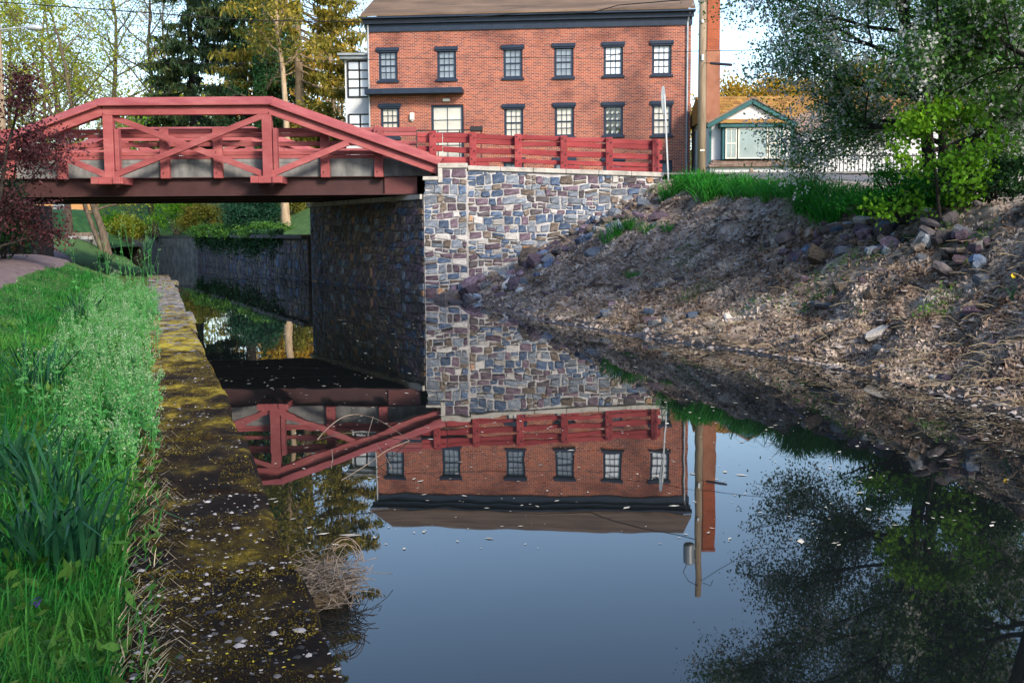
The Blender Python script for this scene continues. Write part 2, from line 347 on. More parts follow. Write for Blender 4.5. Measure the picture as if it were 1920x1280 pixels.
# ================================================================= stone masonry
def stone_mesh(o8, nrm, proud, mtl, name='stone'):
    """o8 8 outline pts (3d) ; returns verts, faces"""
    o8 = np.array(o8); c = o8.mean(0); n = np.array(nrm)
    mid = c + (o8 - c) * .97 + n * proud * .7
    fr = c + (o8 - c) * .80 + n * (proud + rng.uniform(-.008, .008, (8, 1)))
    V = np.concatenate([o8 - n * .03, mid, fr]); F = []
    for a in (0, 8):
        for k in range(8): k2 = (k + 1) % 8; F.append((a + k, a + k2, a + 8 + k2, a + 8 + k))
    F.append(tuple(range(16, 24)))
    return V, F
def masonry(thing, org, ud, nrm, u0, u1, v0f, v1f, hmin=.13, hmax=.29, wmin=.16, wmax=.48, gap=.016, limit=300, proud=.03, seed=1, pal=SW):
    r = np.random.default_rng(seed); org = np.array(org); ud = np.array(ud); up = np.array([0, 0, 1.])
    vmin = min(v0f(u) for u in np.linspace(u0, u1, 20)); vmax = max(v1f(u) for u in np.linspace(u0, u1, 20))
    cells = []; v = vmin
    while v < vmax - .05:
        h = r.uniform(hmin, hmax)
        if vmax - (v + h) < hmin * .8: h = vmax - v
        u = u0
        while u < u1 - .03:
            w = r.uniform(wmin, wmax) * (1 if h < .22 else .85)
            if u1 - (u + w) < wmin * .8: w = u1 - u
            q = r.random()
            if q < .22 and h > .19: f = r.uniform(.4, .6); cells += [(u, u + w, v, v + h * f), (u, u + w, v + h * f, v + h)]
            elif q < .38 and w > .3: f = r.uniform(.35, .65); g = r.uniform(.4, .6); cells += [(u, u + w * f, v, v + h), (u + w * f, u + w, v, v + h * g), (u + w * f, u + w, v + h * g, v + h)]
            else: cells.append((u, u + w, v, v + h))
            u += w
        v += h
    wob = lambda u, v: .035 * math.sin(u * 2.1 + v * 3 + seed) + .02 * math.sin(u * 5.3 + v * 7)
    out = []
    for a, b, c, d in cells:
        um = (a + b) / 2
        if d > v1f(um) + .04: d = v1f(um)
        if d - c < .06 or (c + d) / 2 < v0f(um): continue
        g = gap * r.uniform(.6, 1.3); j = lambda: r.normal(0, .014)
        cr = min(.05, (b - a) * .22, (d - c) * .25) * r.uniform(.1, .6)
        pts = [(a + g + cr, c + g), (b - g - cr, c + g), (b - g, c + g + cr), (b - g, d - g - cr), (b - g - cr, d - g), (a + g + cr, d - g), (a + g, d - g - cr), (a + g, c + g + cr)]
        ed = lambda u, v: wob(u, v) if (d < v1f(um) - .02) else wob(u, v) * .2
        p3 = [org + ud * np.clip(p[0] + j(), u0 + .004, u1 - .004) + up * min(p[1] + ed(*p) + j(), v1f(um) - .005) for p in pts]
        out.append((p3, (b - a) * (d - c) / max(1, np.linalg.norm(np.mean(p3, 0))) ** 2, int(r.choice(7, p=pal))))
    out.sort(key=lambda t: -t[1])
    rest = MB(); restm = []
    W0 = np.array(WO[thing.name])
    for i, (p3, _, k) in enumerate(out):
        V, F = stone_mesh(p3, nrm, proud * r.uniform(.5, 1.5), k)
        if i < limit:
            c = V.mean(0); me = bpy.data.meshes.new('stone'); me.from_pydata((V - c).tolist(), [], F); me.materials.append(m_stone[k])
            ob = link('stone', me, thing); ob.location = c - W0
        else: rest.add(V, F); restm += [k] * len(F)
    if restm:
        ob = rest.build('small_stones', m_stone, thing); ob.data.polygons.foreach_set('material_index', restm); ob['kind'] = 'stuff'
    return len(out)

# bridge abutment with its pilaster
YW = 32.1
XA = P(797, 549, YW).x; XP = P(876, 400, YW).x; XE = P(1243, 325, YW).x
ZS = P(790, 366, 33).z                      # seat under the girders
XU = P(823, 320, YW).x
ab = E('bridge_abutment', (XA, YW, 0), 'rubble stone abutment with pale mortar carrying the red bridge', 'abutment')
FX, FY = XA - 4.86, 41.2
mb = MB()
def prism(mb, poly, z0, z1):
    n = len(poly); zz = z1 if isinstance(z1, (list, tuple)) else [z1] * n
    mb.add([(p[0], p[1], z0) for p in poly] + [(p[0], p[1], zz[i]) for i, p in enumerate(poly)],
           [tuple(range(n))[::-1], tuple(range(n, 2 * n))] + [(i, (i + 1) % n, n + (i + 1) % n, n + i) for i in range(n)])
prism(mb, [(XA, YW), (XP, YW), (XP, 41.2), (FX, FY)], -.7, ZS)
mb.build('mortar_core', m_mortar, ab)
ZT = P(850, 306, YW).z
mb = MB(); mb.box(XU + .10, XP - .003, YW + .002, YW + .9, ZS + .002, ZT - .14); mb.box(XA + .05, XU + .098, YW + .002, 38.9, ZS + .002, P(800, 338, YW).z); mb.build('upper_core', m_mortar, ab)
mb = MB(); mb.box(XU - .03, XP + .02, YW - .06, YW + .95, ZT - .139, ZT)
mb.box(XU - .03, XU + .097, YW - .06, YW + .9, P(820, 343, YW).z, ZT - .14); mb.build('coping', m_cope, ab, bevel=.012)
mb = MB(); mb.box(XA - .02, XU - .033, YW - .05, YW + .85, P(800, 338, YW).z + .002, P(800, 331, YW).z); mb.build('bearing_ledge', m_cope, ab, bevel=.01)
la = E('left_abutment', (-17.3, 35, 0), 'stone abutment under the left end of the red bridge', 'abutment')
mb = MB(); mb.box(-19.5, -17.3, 32.2, 42.5, -.2, ZS); mb.build('mortar_core', m_stone[3], la)
mb = MB(); mb.box(-60, -19.5, 32.2, 40, -.2, 3.3); o = mb.build('embankment', m_turf); o['kind'] = 'structure'
masonry(la, (-17.3, 32.2, 0), (0, 1, 0), (1, 0, 0), .02, 8.75, lambda u: .5, lambda u: ZS - .05, limit=20, seed=31)
masonry(la, (0, 32.2, 0), (1, 0, 0), (0, -1, 0), -19.48, -17.32, lambda u: .5, lambda u: ZS - .05, limit=40, seed=32)
n1 = masonry(ab, (0, YW, 0), (1, 0, 0), (0, -1, 0), XA + .01, XP - .01, lambda u: -.2, lambda u: (ZT - .15) if u > XU + .11 else P(800, 338, YW).z, limit=110, seed=3)
ang = np.array([FX - XA, FY - YW, 0]); LEN = np.linalg.norm(ang); ang /= LEN
nr = np.array([-ang[1], ang[0], 0]); nr = nr if nr[0] < 0 else -nr
_a = np.array([XA, YW, 0]) + nr * .004; _b = np.array([FX, FY, 0]) + nr * .004; mb = MB(); mb.add([(_a[0], _a[1], -.6), (_b[0], _b[1], -.6), (_b[0], _b[1], ZS - .01), (_a[0], _a[1], ZS - .01)], [(0, 1, 2, 3)]); mb.build('shaded_mortar', mat('shaded_mortar', [(.07, .065, .06), (.16, .15, .14), (.30, .28, .26)], 1.4, .9, .5, 30), ab)  # greyer mortar sheet, shade under the bridge put into its colour
n2 = masonry(ab, (XA, YW, 0), ang, nr, .02, LEN - .05, lambda u: -.2, lambda u: ZS - .16, limit=190, hmin=.14, hmax=.3, wmin=.2, wmax=.55, seed=9, pal=[.17, .17, .08, .30, .0, .02, .26])  # brownish stones, mixed darker to paint in the shade under the bridge
mb = MB(); a0 = Vector((XA, YW, ZS)) ; 
mb.beam((XA + nr[0] * .02, YW + .1, ZS - .07), (FX + nr[0] * .02, FY, ZS - .07), .22, .135); mb.build('seat_cap', m_cope, ab)

# wing wall
ww_ = E('wing_wall', (XP, YW + .15, 0), 'long coped rubble stone wing wall beside the bank under the plank fence', 'stone wall')
ZL, ZR = P(880, 310, YW).z, P(1243, 323, YW).z
topf = lambda u: ZL + (ZR - ZL) * (u - XP) / (XE - XP)
mb = MB(); prism(mb, [(XP + .002, YW + .15), (XE, YW + .15), (XE, YW + .85), (XP + .002, YW + .85)], -.5, [ZL - .13, ZR - .13, ZR - .13, ZL - .13]); mb.build('mortar_core', m_mortar, ww_)
n3 = masonry(ww_, (0, YW + .15, 0), (1, 0, 0), (0, -1, 0), XP + .02, XE - .02, lambda u: float(bank_z(u, YW - .1, False)) - .45, lambda u: topf(u) - .14, limit=300, seed=5)
nb = 6
for i in range(nb):
    xa = XP + .025 + (XE + .05 - XP - .025) * i / nb; xb = XP + .025 + (XE + .05 - XP - .025) * (i + 1) / nb - .008
    mb = MB(); prism(mb, [(xa, YW + .08), (xb, YW + .08), (xb, YW + .92), (xa, YW + .92)], 0, 0)
    v = np.array(mb.v); v[:4, 2] = [topf(xa) - .128, topf(xb) - .128, topf(xb) - .128, topf(xa) - .128]; v[4:, 2] = [topf(xa), topf(xb), topf(xb), topf(xa)]; mb.v = [tuple(q) for q in v]
    mb.build('coping_slab', m_cope, ww_, bevel=.012)
print('stones', n1, n2, n3)

# ================================================================= bridge
YT, YF, YFAR = 32.45, 33.0, 40.9
br = E('road_bridge', (P(352, 330, YT).x, 36, 0), 'low red timber truss bridge spanning the canal on dark steel girders', 'bridge')
Z = lambda py, Y: P(600, py, Y).z
XL = P(-215, 300, YT).x; XR = P(782, 350, YF).x
zt, zb = Z(331, YF), Z(361, YF)
zf = Z(297.5, YF)
zb = ZS + .02
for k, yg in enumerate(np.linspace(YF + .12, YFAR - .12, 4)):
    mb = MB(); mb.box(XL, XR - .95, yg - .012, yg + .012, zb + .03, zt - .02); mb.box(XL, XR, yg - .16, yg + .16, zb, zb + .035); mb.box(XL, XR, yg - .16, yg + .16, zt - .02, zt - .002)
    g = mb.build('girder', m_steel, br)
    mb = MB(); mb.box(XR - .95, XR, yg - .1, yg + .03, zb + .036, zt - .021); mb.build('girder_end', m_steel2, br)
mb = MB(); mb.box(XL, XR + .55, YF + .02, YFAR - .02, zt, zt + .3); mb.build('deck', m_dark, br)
for ya, yb in ((YF, YF + .25), (YFAR - .25, YFAR)):
    mb = MB(); mb.box(XL, XR + .42, ya - .003, yb, zt + .301, zf - .118); mb.box(XL, XR + .42, ya, yb, zt + .002, zt + .3)
    mb.box(XL, XR + .42, ya - .012, yb, zf - .11, zf); mb.box(XL, XR + .42, ya + .006, yb, zf - .118, zf - .11)
    mb.build('concrete_fascia', m_conc, br)
def roofcap(a, b, n):
    a, b = Vector(a), Vector(b)
    for s in (-1, 1):
        lo = Vector((0, s * .27, 0)) - n * .05; hi = Vector((0, s * .004, 0)) + n * .17; th = n * .045
        q = [a + lo, b + lo, b + hi, a + hi]; q = q + [p + th for p in q]
        if (s < 0) != ((b - a).x > 0): q = [q[1], q[0], q[3], q[2], q[5], q[4], q[7], q[6]]
        mb = MB(); mb.hexa(q); mb.build('cap_board', m_red, br, bevel=.006)
for side, (yt, sg) in enumerate(((YT, 1), (YFAR + .55, -1))):
    dx = 0 if side == 0 else -2.6
    X = lambda px: P(px, 300, YT).x + dx
    ztop, zch = Z(189, YT), Z(212, YT); xa, xb, xe, xw = X(198), X(509), X(822), X(-118)
    zfoot = Z(331, YT) + .02
    hc = .30
    # top chord and its sloping end members, each with a wider cap board
    hz = ztop - .08 - hc / 2
    mb = MB(); mb.beam((xa, yt, hz), (xb, yt, hz), .26, hc); mb.build('top_chord', m_red, br, bevel=.01)
    capw = .56
    roofcap((xa - .1, yt, hz + hc / 2), (xb + .1, yt, hz + hc / 2), Vector((0, 0, 1)))
    for x0, x1 in ((xb, xe), (xa, xw)):
        d = Vector((x1 - x0, 0, zfoot + .18 - hz)); 
        mb = MB(); mb.beam((x0, yt, hz), (x1, yt, zfoot + .16), .26, hc); mb.build('end_chord', m_red, br, bevel=.01)
        n = Vector((-d.z, 0, d.x)).normalized(); n = n if n.z > 0 else -n
        o_ = n * (hc / 2)
        roofcap(Vector((x0, yt, hz)) + o_, Vector((x1, yt, zfoot + .16)) + o_, n)
    # posts, bracket beams, diagonals
    for xp in (X(207), X(503)):
        mb = MB(); mb.box(xp - .14, xp + .14, yt - .13, yt + .13, Z(343, YT), hz - hc / 2 - .002); mb.build('truss_post', m_red, br, bevel=.01)
        mb = MB(); mb.box(xp + .165, xp + .285, yt + sg * .02 - .12, yt + sg * .02 + .12, Z(318, YT), Z(240, YT)); mb.build('side_block', m_red, br, bevel=.008)
        for bx in (-.32, .30):
            mb = MB(); y0 = yt - sg * .45; mb.beam((xp + bx, y0, Z(337, YT)), (xp + bx, yt + sg * .95, Z(337, YT)), .22, .2); mb.build('bracket_beam', m_red, br, bevel=.01)
        mb = MB(); mb.beam((xp - .45, yt - sg * .3, Z(337, YT)), (xp + .45, yt - sg * .3, Z(337, YT)), .16, .2); mb.build('bracket_beam', m_red, br, bevel=.01)
    zl, zh = Z(327, YT), Z(217, YT)
    d1, d2 = yt - .065, yt + .065
    for (x0, z0, x1, z1, yd) in ((X(214), zl, X(496), zh, d1), (X(214), zh, X(496), zl, d2), (X(508), zl, X(655), Z(268, YT), d1), (X(202), zl, X(85), Z(277, YT), d1)):
        mb = MB(); mb.beam((x0, yd, z0), (x1, yd, z1), .12, .17); mb.build('diagonal', m_red, br, bevel=.008)
for o in [c for c in br.children]: pass
# guard rails bolted to each fascia
def bolts(mb, x, y, zs, dxs=(-.04, .05)):
    for i, z in enumerate(zs): mb.tube([(x + dxs[i % 2], y, z), (x + dxs[i % 2], y - .022, z)], .022, 6)
for ys, sg in ((YF, -1), (YFAR, 1)):
    dx = 0 if sg < 0 else -1.2
    for px in (-60, 22, 120, 216, 312, 411, 507, 611, 711):
        xp = P(px, 300, YF).x + dx
        mb = MB(); mb.box(xp - .13, xp + .13, *(sorted((ys + sg * .014, ys + sg * .2))), zt - .04, Z(239, YF)); po = mb.build('rail_post', m_red, br, bevel=.012)
        if sg < 0:
            b_ = MB(); bolts(b_, xp, ys - .2, [zt + .12, zt + .4, Z(285, YF), Z(265, YF), Z(248, YF)]); b_.build('bolts', m_steel, po)['kind'] = 'stuff'
    for pa, pb_ in ((239.5, 248), (248.6, 256), (265, 273.5), (282.5, 290), (290.6, 297)) if sg < 0 else ((241, 249), (265, 271), (284, 290)):
        for xa, xb in ((XL, P(207, 0, YF).x), (P(207, 0, YF).x + .01, P(500, 0, YF).x), (P(500, 0, YF).x + .01, P(781, 300, YF).x)):
            mb = MB(); mb.box(xa + dx, xb + dx, *(sorted((ys - sg * .02, ys - sg * .1))), Z(pb_, YF), Z(pa, YF)); mb.build('rail_plank', m_red, br, bevel=.01)

# ================================================================= plank fence on the wing wall
YP = 32.5
fe = E('plank_fence', (1, YP, 3.5), 'dark red three-rail plank fence standing on the wing wall coping', 'fence')
fx = [P(px, 300, YP).x for px in (812, 887, 971.5, 1057, 1142, 1229)]
for i, xp in enumerate(fx):
    px = (812, 887, 971.5, 1057, 1142, 1229)[i]
    tp = np.interp(px, [812, 1229], [246, 261]); bt = topf(xp) if xp > XP else ZT
    mb = MB(); mb.box(xp - .1, xp + .1, YP - .1, YP + .08, bt + .003 if i else bt - .25, P(px, tp, YP).z); po = mb.build('post', m_fred, fe, bevel=.012)
    b_ = MB(); bolts(b_, xp, YP - .1, [P(px, tp + q, YP).z for q in (5, 10, 30, 35, 50, 56)]); b_.build('bolts', m_steel, po)['kind'] = 'stuff'
edges = [P(781, 300, YP).x + .01, P(829, 300, YP).x, fx[1], fx[2], fx[3], fx[4], P(1243, 300, YP).x]
edges[1] = P(830, 300, YP).x
for i in range(len(edges) - 1):
    xa, xb = edges[i] + .008, edges[i + 1] - .008
    for qa, qb in ((1.5, 10.5), (11, 20.5), (27.5, 38), (45.5, 53.5), (54, 61)):
        za = []
        for xx in (xa, xb):
            px = 960 + xx / YP * FPX; tp = np.interp(px, [781, 1243], [245, 261.5]); za.append((P(px, tp + qb, YP).z, P(px, tp + qa, YP).z))
        if qb > 60 and i in (2, 4): xb2 = xa + (xb - xa) * .35
        else: xb2 = xb
        if qb > 60 and i in (3,): continue
        j = rng.normal(0, .012, 2); f = (xb2 - xa) / (xb - xa); e = (za[0][0] + (za[1][0] - za[0][0]) * f, za[0][1] + (za[1][1] - za[0][1]) * f)
        mb = MB(); yo = YP + .082
        mb.hexa([(xa, yo, za[0][0] + j[0]), (xb2, yo, e[0] + j[1]), (xb2, yo + .07, e[0] + j[1]), (xa, yo + .07, za[0][0] + j[0]), (xa, yo, za[0][1] + j[0]), (xb2, yo, e[1] + j[1]), (xb2, yo + .07, e[1] + j[1]), (xa, yo + .07, za[0][1] + j[0])])
        mb.build('plank', m_fred, fe, bevel=.012)
# ================================================================= brick building
BL = P(693, 300, 56.2); BR = P(1294, 300, 54.8); BG = 3.1
ud = Vector((BR.x - BL.x, BR.y - BL.y, 0)); BW = ud.length; ud.normalize(); brot = math.atan2(ud.y, ud.x)
nd = Vector((-ud.y, ud.x, 0))
def hit(px, py, off=0.0):
    d = ray(px, py); o = Vector((BL.x, BL.y, 0)) + nd * off; c = Vector((0, 0, HC))
    t = (o - c).dot(nd) / d.dot(nd); p = c + d * t
    return (p - o).dot(ud), p.z - BG
bb = E('brick_building', (BL.x, BL.y, BG), 'large red brick building with navy window trim behind the bridge fence', 'building', rz=brot)
wins = []   # (u0,u1,v0,v1,kind)
r1 = [(727, 90, 155), (837, 88, 152.5), (961.5, 85, 150), (1057, 82, 148.5), (1150, 79.5, 146), (1241, 77, 144)]
for i, (px, ya, yb) in enumerate(r1):
    u, v1 = hit(px, ya + 5); _, v0 = hit(px, yb - 3); wins.append((u - .47, u + .47, v0, v1, 'w', (m_grey_p, m_grey_p, m_grey_p, m_grey_p, m_white_p, m_white_p)[i]))
r2 = [(731, 195, 262), (963, 196, 262), (1058, 193.5, 259.5), (1150, 192, 257.5), (1241, 190, 257.5)]
for i, (px, ya, yb) in enumerate(r2):
    u, v1 = hit(px, ya + 5); _, v0 = hit(px, yb - 3); wins.append((u - .47, u + .47, v0, v1, 'w', (m_cream_p, m_cream_p, m_cream_p, m_dark_p, m_cream_p)[i]))
u0, v1 = hit(808, 197); u1, _ = hit(869, 197); _, v0 = hit(838, 300)
wins.append((u0, u1, v0, v1, 'd', m_cream_p))
for px in (963, 1058, 1150, 1241):
    u, v1 = hit(px, 301); wins.append((u - .5, u + .5, max(.15, v1 - 1.9), v1, 'w' if px != 1241 else 'd', m_grey_p))
VT = hit(1000, 50)[1]
us = sorted({0, BW} | {w[0] for w in wins} | {w[1] for w in wins}); vs = sorted({-1, VT} | {w[2] for w in wins} | {w[3] for w in wins})
mb = MB(); RD = .16
for i in range(len(us) - 1):
    for j in range(len(vs) - 1):
        uc, vc = (us[i] + us[i + 1]) / 2, (vs[j] + vs[j + 1]) / 2
        if any(w[0] < uc < w[1] and w[2] < vc < w[3] for w in wins): continue
        mb.add([(us[i], 0, vs[j]), (us[i + 1], 0, vs[j]), (us[i + 1], 0, vs[j + 1]), (us[i], 0, vs[j + 1])], [(0, 1, 2, 3)])
for a, b, c, d, *_ in wins:
    mb.add([(a, 0, c), (b, 0, c), (b, 0, d), (a, 0, d), (a, RD, c), (b, RD, c), (b, RD, d), (a, RD, d)], [(0, 4, 5, 1), (1, 5, 6, 2), (2, 6, 7, 3), (3, 7, 4, 0)])
mb.build('front_wall', m_brick, bb, local=True)
BD = 10.5
mb = MB(); mb.add([(0, 0, -1), (0, BD, -1), (0, BD, VT), (0, 0, VT), (0, BD / 2, VT + 2.5)], [(0, 3, 4, 2, 1)])
mb.add([(BW, 0, -1), (BW, BD, -1), (BW, BD, VT), (BW, 0, VT), (BW, BD / 2, VT + 2.5)], [(0, 1, 2, 4, 3)])
mb.add([(0, BD, -1), (BW, BD, -1), (BW, BD, VT), (0, BD, VT)], [(1, 0, 3, 2)]); mb.build('side_wall', m_bricky, bb, local=True)
zc0, zc1 = hit(1000, 54)[1], hit(1000, 25, -.4)[1]
mb = MB(); mb.box(-.05, BW + .05, -.08, -.003, zc0, zc0 + .5); mb.box(-.16, BW + .12, -.26, -.083, zc0 + .36, zc0 + .58); mb.box(-.22, BW + .18, -.5, -.08, zc0 + .582, zc1); mb.build('cornice', m_navy, bb, local=True)
mb = MB(); zr = zc1 + .02; k = 2.45 / (BD / 2 + .5)
for s0, s1 in ((-.5, BD / 2), (BD + .5, BD / 2)):
    a = (-.2, s0, zr); b = (BW + .16, s0, zr); c = (BW + .16, s1, zr + 2.45); d = (-.2, s1, zr + 2.45)
    mb.add([a, b, c, d] + [(p[0], p[1], p[2] + .09) for p in (a, b, c, d)], [(0, 1, 2, 3), (4, 7, 6, 5), (0, 4, 5, 1), (1, 5, 6, 2), (3, 2, 6, 7), (0, 3, 7, 4)])
mb.build('roof', m_roof, bb, local=True)
paneme = {}
for a, b, c, d, kind, pm in wins:
    fw = .115; y0, y1 = RD - .10, RD - .005
    mb = MB(); mb.box(a, a + fw, y0, y1, c, d); mb.box(b - fw, b, y0, y1, c, d); mb.box(a + fw, b - fw, y0, y1, d - fw, d); mb.box(a + fw, b - fw, y0, y1, c, c + fw)
    ia, ib, ic, id_ = a + fw, b - fw, c + fw, d - fw
    nu, nv = (3, 4) if kind == 'w' else (2, 4 if d - c > 2 else 3)
    for k in range(1, nu): q = ia + (ib - ia) * k / nu; mb.box(q - .011, q + .011, y0 + .03, y1 - .01, ic, id_)
    for k in range(1, nv):
        q = ic + (id_ - ic) * k / nv; t = .03 if (k == nv // 2 and kind == 'w') else .012
        mb.box(ia, ib, y0 + .028 if t < .02 else y0 + .012, y1 - .012, q - t, q + t)
    w = mb.build('window' if kind == 'w' else 'glazed_door', m_navy, bb, local=True)
    pw, ph = (ib - ia) / nu, (id_ - ic) / nv
    key = (round(pw, 3), round(ph, 2), pm.name)
    if key not in paneme:
        me = bpy.data.meshes.new('pane'); x_, z_ = pw / 2, ph / 2
        me.from_pydata([(-x_, 0, -z_), (x_, 0, -z_), (x_, 0, z_), (-x_, 0, z_), (-x_, .006, -z_), (x_, .006, -z_), (x_, .006, z_), (-x_, .006, z_)], [], [(0, 1, 2, 3), (5, 4, 7, 6), (0, 3, 7, 4), (1, 5, 6, 2), (3, 2, 6, 7), (0, 4, 5, 1)]); me.materials.append(pm); paneme[key] = me
    for i in range(nu):
        for j in range(nv):
            p = link('pane', paneme[key], w); p.location = (ia + pw * (i + .5), y1 - .026 + rng.normal(0, .001), ic + ph * (j + .5)); p.rotation_euler = (rng.normal(0, .006), 0, rng.normal(0, .006))
    if kind == 'w' and d > 2.5 or kind == 'w':
        mb = MB(); mb.box(a - .1, b + .1, -.10, y0 - .002, d - .02, d + .14); mb.box(a - .06, b + .06, -.05, y0 - .002, d - .10, d - .021); mb.build('lintel', m_navy, w, local=True, bevel=.008)
        mb = MB(); mb.box(a - .08, b + .08, -.09, y0 - .002, c - .09, c + .02); mb.build('sill', m_navy, w, local=True, bevel=.008)
# back of the openings so nothing shows through
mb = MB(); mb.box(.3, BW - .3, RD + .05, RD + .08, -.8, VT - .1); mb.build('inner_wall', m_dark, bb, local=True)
u0, v = hit(694, 176); u1, _ = hit(870, 176)
mb = MB(); mb.box(u0 - .12, u1, -.75, -.003, v - .1, v + .1); mb.box(u0 - .12, u1, -.75, -.7, v + .1, v + .15); mb.build('awning', m_navy, bb, local=True)
u, v = hit(773, 219); mb = MB(); mb.box(u - .11, u + .11, -.16, -.003, v - .18, v + .18); mb.box(u - .07, u + .07, -.1, -.003, v - .25, v - .18); mb.build('wall_lantern', m_bulb, bb, local=True, bevel=.03)
u, v = hit(837, 188); mb = MB(); mb.box(u - .17, u + .17, -.14, -.003, v - .07, v + .07); mb.build('flood_light', m_bulb, bb, local=True, bevel=.02)
u, v = hit(1287, 60); mb = MB(); mb.tube([(BW - .18, -.07, VT + .05), (BW - .18, -.07, 0)], .05, 8); mb.tube([(BW - .05, -.3, VT + .55), (BW - .18, -.07, VT + .05)], .045, 8); mb.build('downspout', m_grey, bb, local=True)
mb = MB(); mb.tube([(.05, -.07, VT + .3), (.05, -.07, 0)], .045, 8); mb.build('downspout', m_grey, bb, local=True)
# railing of the door landing, black
u0, v = hit(705, 245); u1, _ = hit(905, 245)
rl = E('landing_railing', P(800, 300, 54.3), 'black metal landing railing in front of the glazed door', 'railing')
A = P(700, 246.5, 54.3); B = P(902, 243.5, 54.1)
mb = MB(); mb.beam(A, B, .05, .05); mb.build('top_rail', m_black, rl)
A2 = P(700, 281, 54.3); B2 = P(902, 279, 54.1); mb = MB(); mb.beam(A2, B2, .04, .04); mb.build('lower_rail', m_black, rl)
for i in range(6):
    q = A.lerp(B, i / 5); mb = MB(); mb.box(q.x - .025, q.x + .025, q.y - .025, q.y + .025, BG, q.z - .026); mb.build('post', m_black, rl)
q = P(893, 242, 54); mb = MB(); mb.box(q.x - .3, q.x + .3, q.y - .25, q.y + .25, q.z - .12, q.z + .1); mb.build('meter_box', m_black, rl, bevel=.02)

# white annex left of the brick building
an = E('white_annex', P(668, 400, 56.8), 'narrow white bay annex with black gridded windows left of brick building', 'building')
X = lambda px: P(px, 200, 56.8).x
Zz = lambda py: P(670, py, 56.8).z
mb = MB(); mb.box(X(648), X(720), 56.8, 60.8, 2.5, Zz(112)); mb.build('wall', m_white, an)
mb = MB(); mb.box(X(640), X(722), 56.5, 61.1, Zz(112) + .002, Zz(106)); mb.box(X(637), X(722), 56.35, 61.2, Zz(106) + .002, Zz(102)); mb.build('roof', m_grey, an)
mb = MB(); mb.box(X(650), X(720), 56.7, 56.8, Zz(114), Zz(110)); mb.build('trim', m_white, an)
for ya, yb in ((115.5, 182), (215, 270), (284, 320)):
    mb = MB(); a, b = X(654), X(697); c, d = Zz(yb), Zz(ya); nv = 4 if yb < 200 else 3
    for k in range(3): q = a + (b - a) * k / 2; mb.box(q - .04, q + .04, 56.73, 56.8, c, d)
    for k in range(nv + 1): q = c + (d - c) * k / nv; mb.box(a, b, 56.73, 56.8, q - .035, q + .035)
    w = mb.build('window', m_black, an)
    for i in range(2):
        for j in range(nv):
            mb = MB(); mb.box(a + (b - a) * i / 2 + .04, a + (b - a) * (i + 1) / 2 - .04, 56.76, 56.78, c + (d - c) * j / nv + .035, c + (d - c) * (j + 1) / nv - .035); mb.build('pane', m_white_p if (i + j) % 3 else m_pale, w)

# ================================================================= chimney, poles, wires
YC = 50.0
ch = E('tall_chimney', P(1338, 340, YC), 'tall slim brick chimney between the utility pole and white cottage', 'chimney')
xa, xb = P(1326, 100, YC).x, P(1349.5, 100, YC).x
zc = P(1338, 94, YC).z; zt_ = 12.75
mb = MB(); mb.box(xa, xb, YC, YC + .6, zc, zt_); mb.box(xa - .03, xb + .03, YC - .03, YC + .63, zt_, zt_ + .1); mb.build('brick_shaft', m_chim, ch)
mb = MB(); mb.box(xa - .02, xb + .02, YC - .02, YC + .62, 3, zc - .002); mb.build('rendered_base', m_chims, ch)
YU = 44.0
up_ = E('utility_pole', (P(1316, 330, YU).x, YU, 3.2), 'weathered wooden utility pole at the corner of brick building', 'utility pole')
xp = P(1316.5, 200, YU).x; zt_ = 12.9
mb = MB(); mb.tube([(xp, YU, 3.0), (xp - .01, YU, 8), (xp, YU, zt_)], [.175, .155, .12], 14); mb.build('pole', m_wood, up_, smooth=True)
mb = MB(); mb.tube([(xp - .38, YU - .05, 10.75), (xp - .38, YU - .05, 10.8), (xp - .38, YU - .05, 11.55), (xp - .38, YU - .05, 11.62)], [.17, .22, .22, .15], 16); mb.build('transformer', m_grey, up_, smooth=False)
mb = MB()
for z in (10.95, 11.4): mb.beam((xp - .4, YU - .02, z), (xp, YU - .02, z), .08, .06)
mb.build('bracket', m_grey, up_)
mb = MB(); mb.tube([(xp - .05, YU - .14, 12.5), (xp - .4, YU - .1, 12.3), (xp - .62, YU - .1, 11.9), (xp - .45, YU - .05, 11.6)], .014, 5); mb.tube([(xp + .14, YU - .05, 12.4), (xp + .5, YU - .05, 12.55), (xp + .62, YU, 12.3)], .014, 5); mb.build('jumper_cable', m_wire, up_)
for py, h in ((40, .12), (108, .22)):
    q = P(1317, py, YU - .17); mb = MB(); mb.box(q.x - .03, q.x + .05, q.y - .03, q.y + .03, q.z - h / 2, q.z + h / 2); mb.build('hardware', m_galv, up_)
q = P(1317, 282, YU - .19); mb = MB(); mb.box(q.x - .09, q.x + .09, q.y, q.y + .02, q.z - .03, q.z + .03); mb.build('number_plate', m_trim, up_)
def wire(label, pts, r=.014, sag=0.0):
    p = []
    for a, b in zip(pts[:-1], pts[1:]):
        a = Vector(a); b = Vector(b)
        for i in range(12): t = i / 12; q = a.lerp(b, t); q.z -= sag * 4 * t * (1 - t); p.append(q)
    p.append(Vector(pts[-1])); mb = MB(); mb.tube(p, r, 5)
    return tag(mb.build('overhead_wire', m_wire), label, 'wire')
wire('upper black wire sagging across the trees into the navy cornice line', [P(-200, -10, 45), P(480, 39, 47), P(720, 42, 50), P(830, 38, 53.5), P(975, 25, 53.5), P(1110, 24, 53), P(1160, 10, 51), P(1316, -3, YU)], .022)
wire('thin wire crossing the brick wall at upper window height', [P(-200, 118, 45), P(480, 119, 49), P(760, 110, 53.7), P(1000, 108, 53.4), P(1130, 110, 53), P(1160, 101, 51), P(1316, 96, YU)], .012)
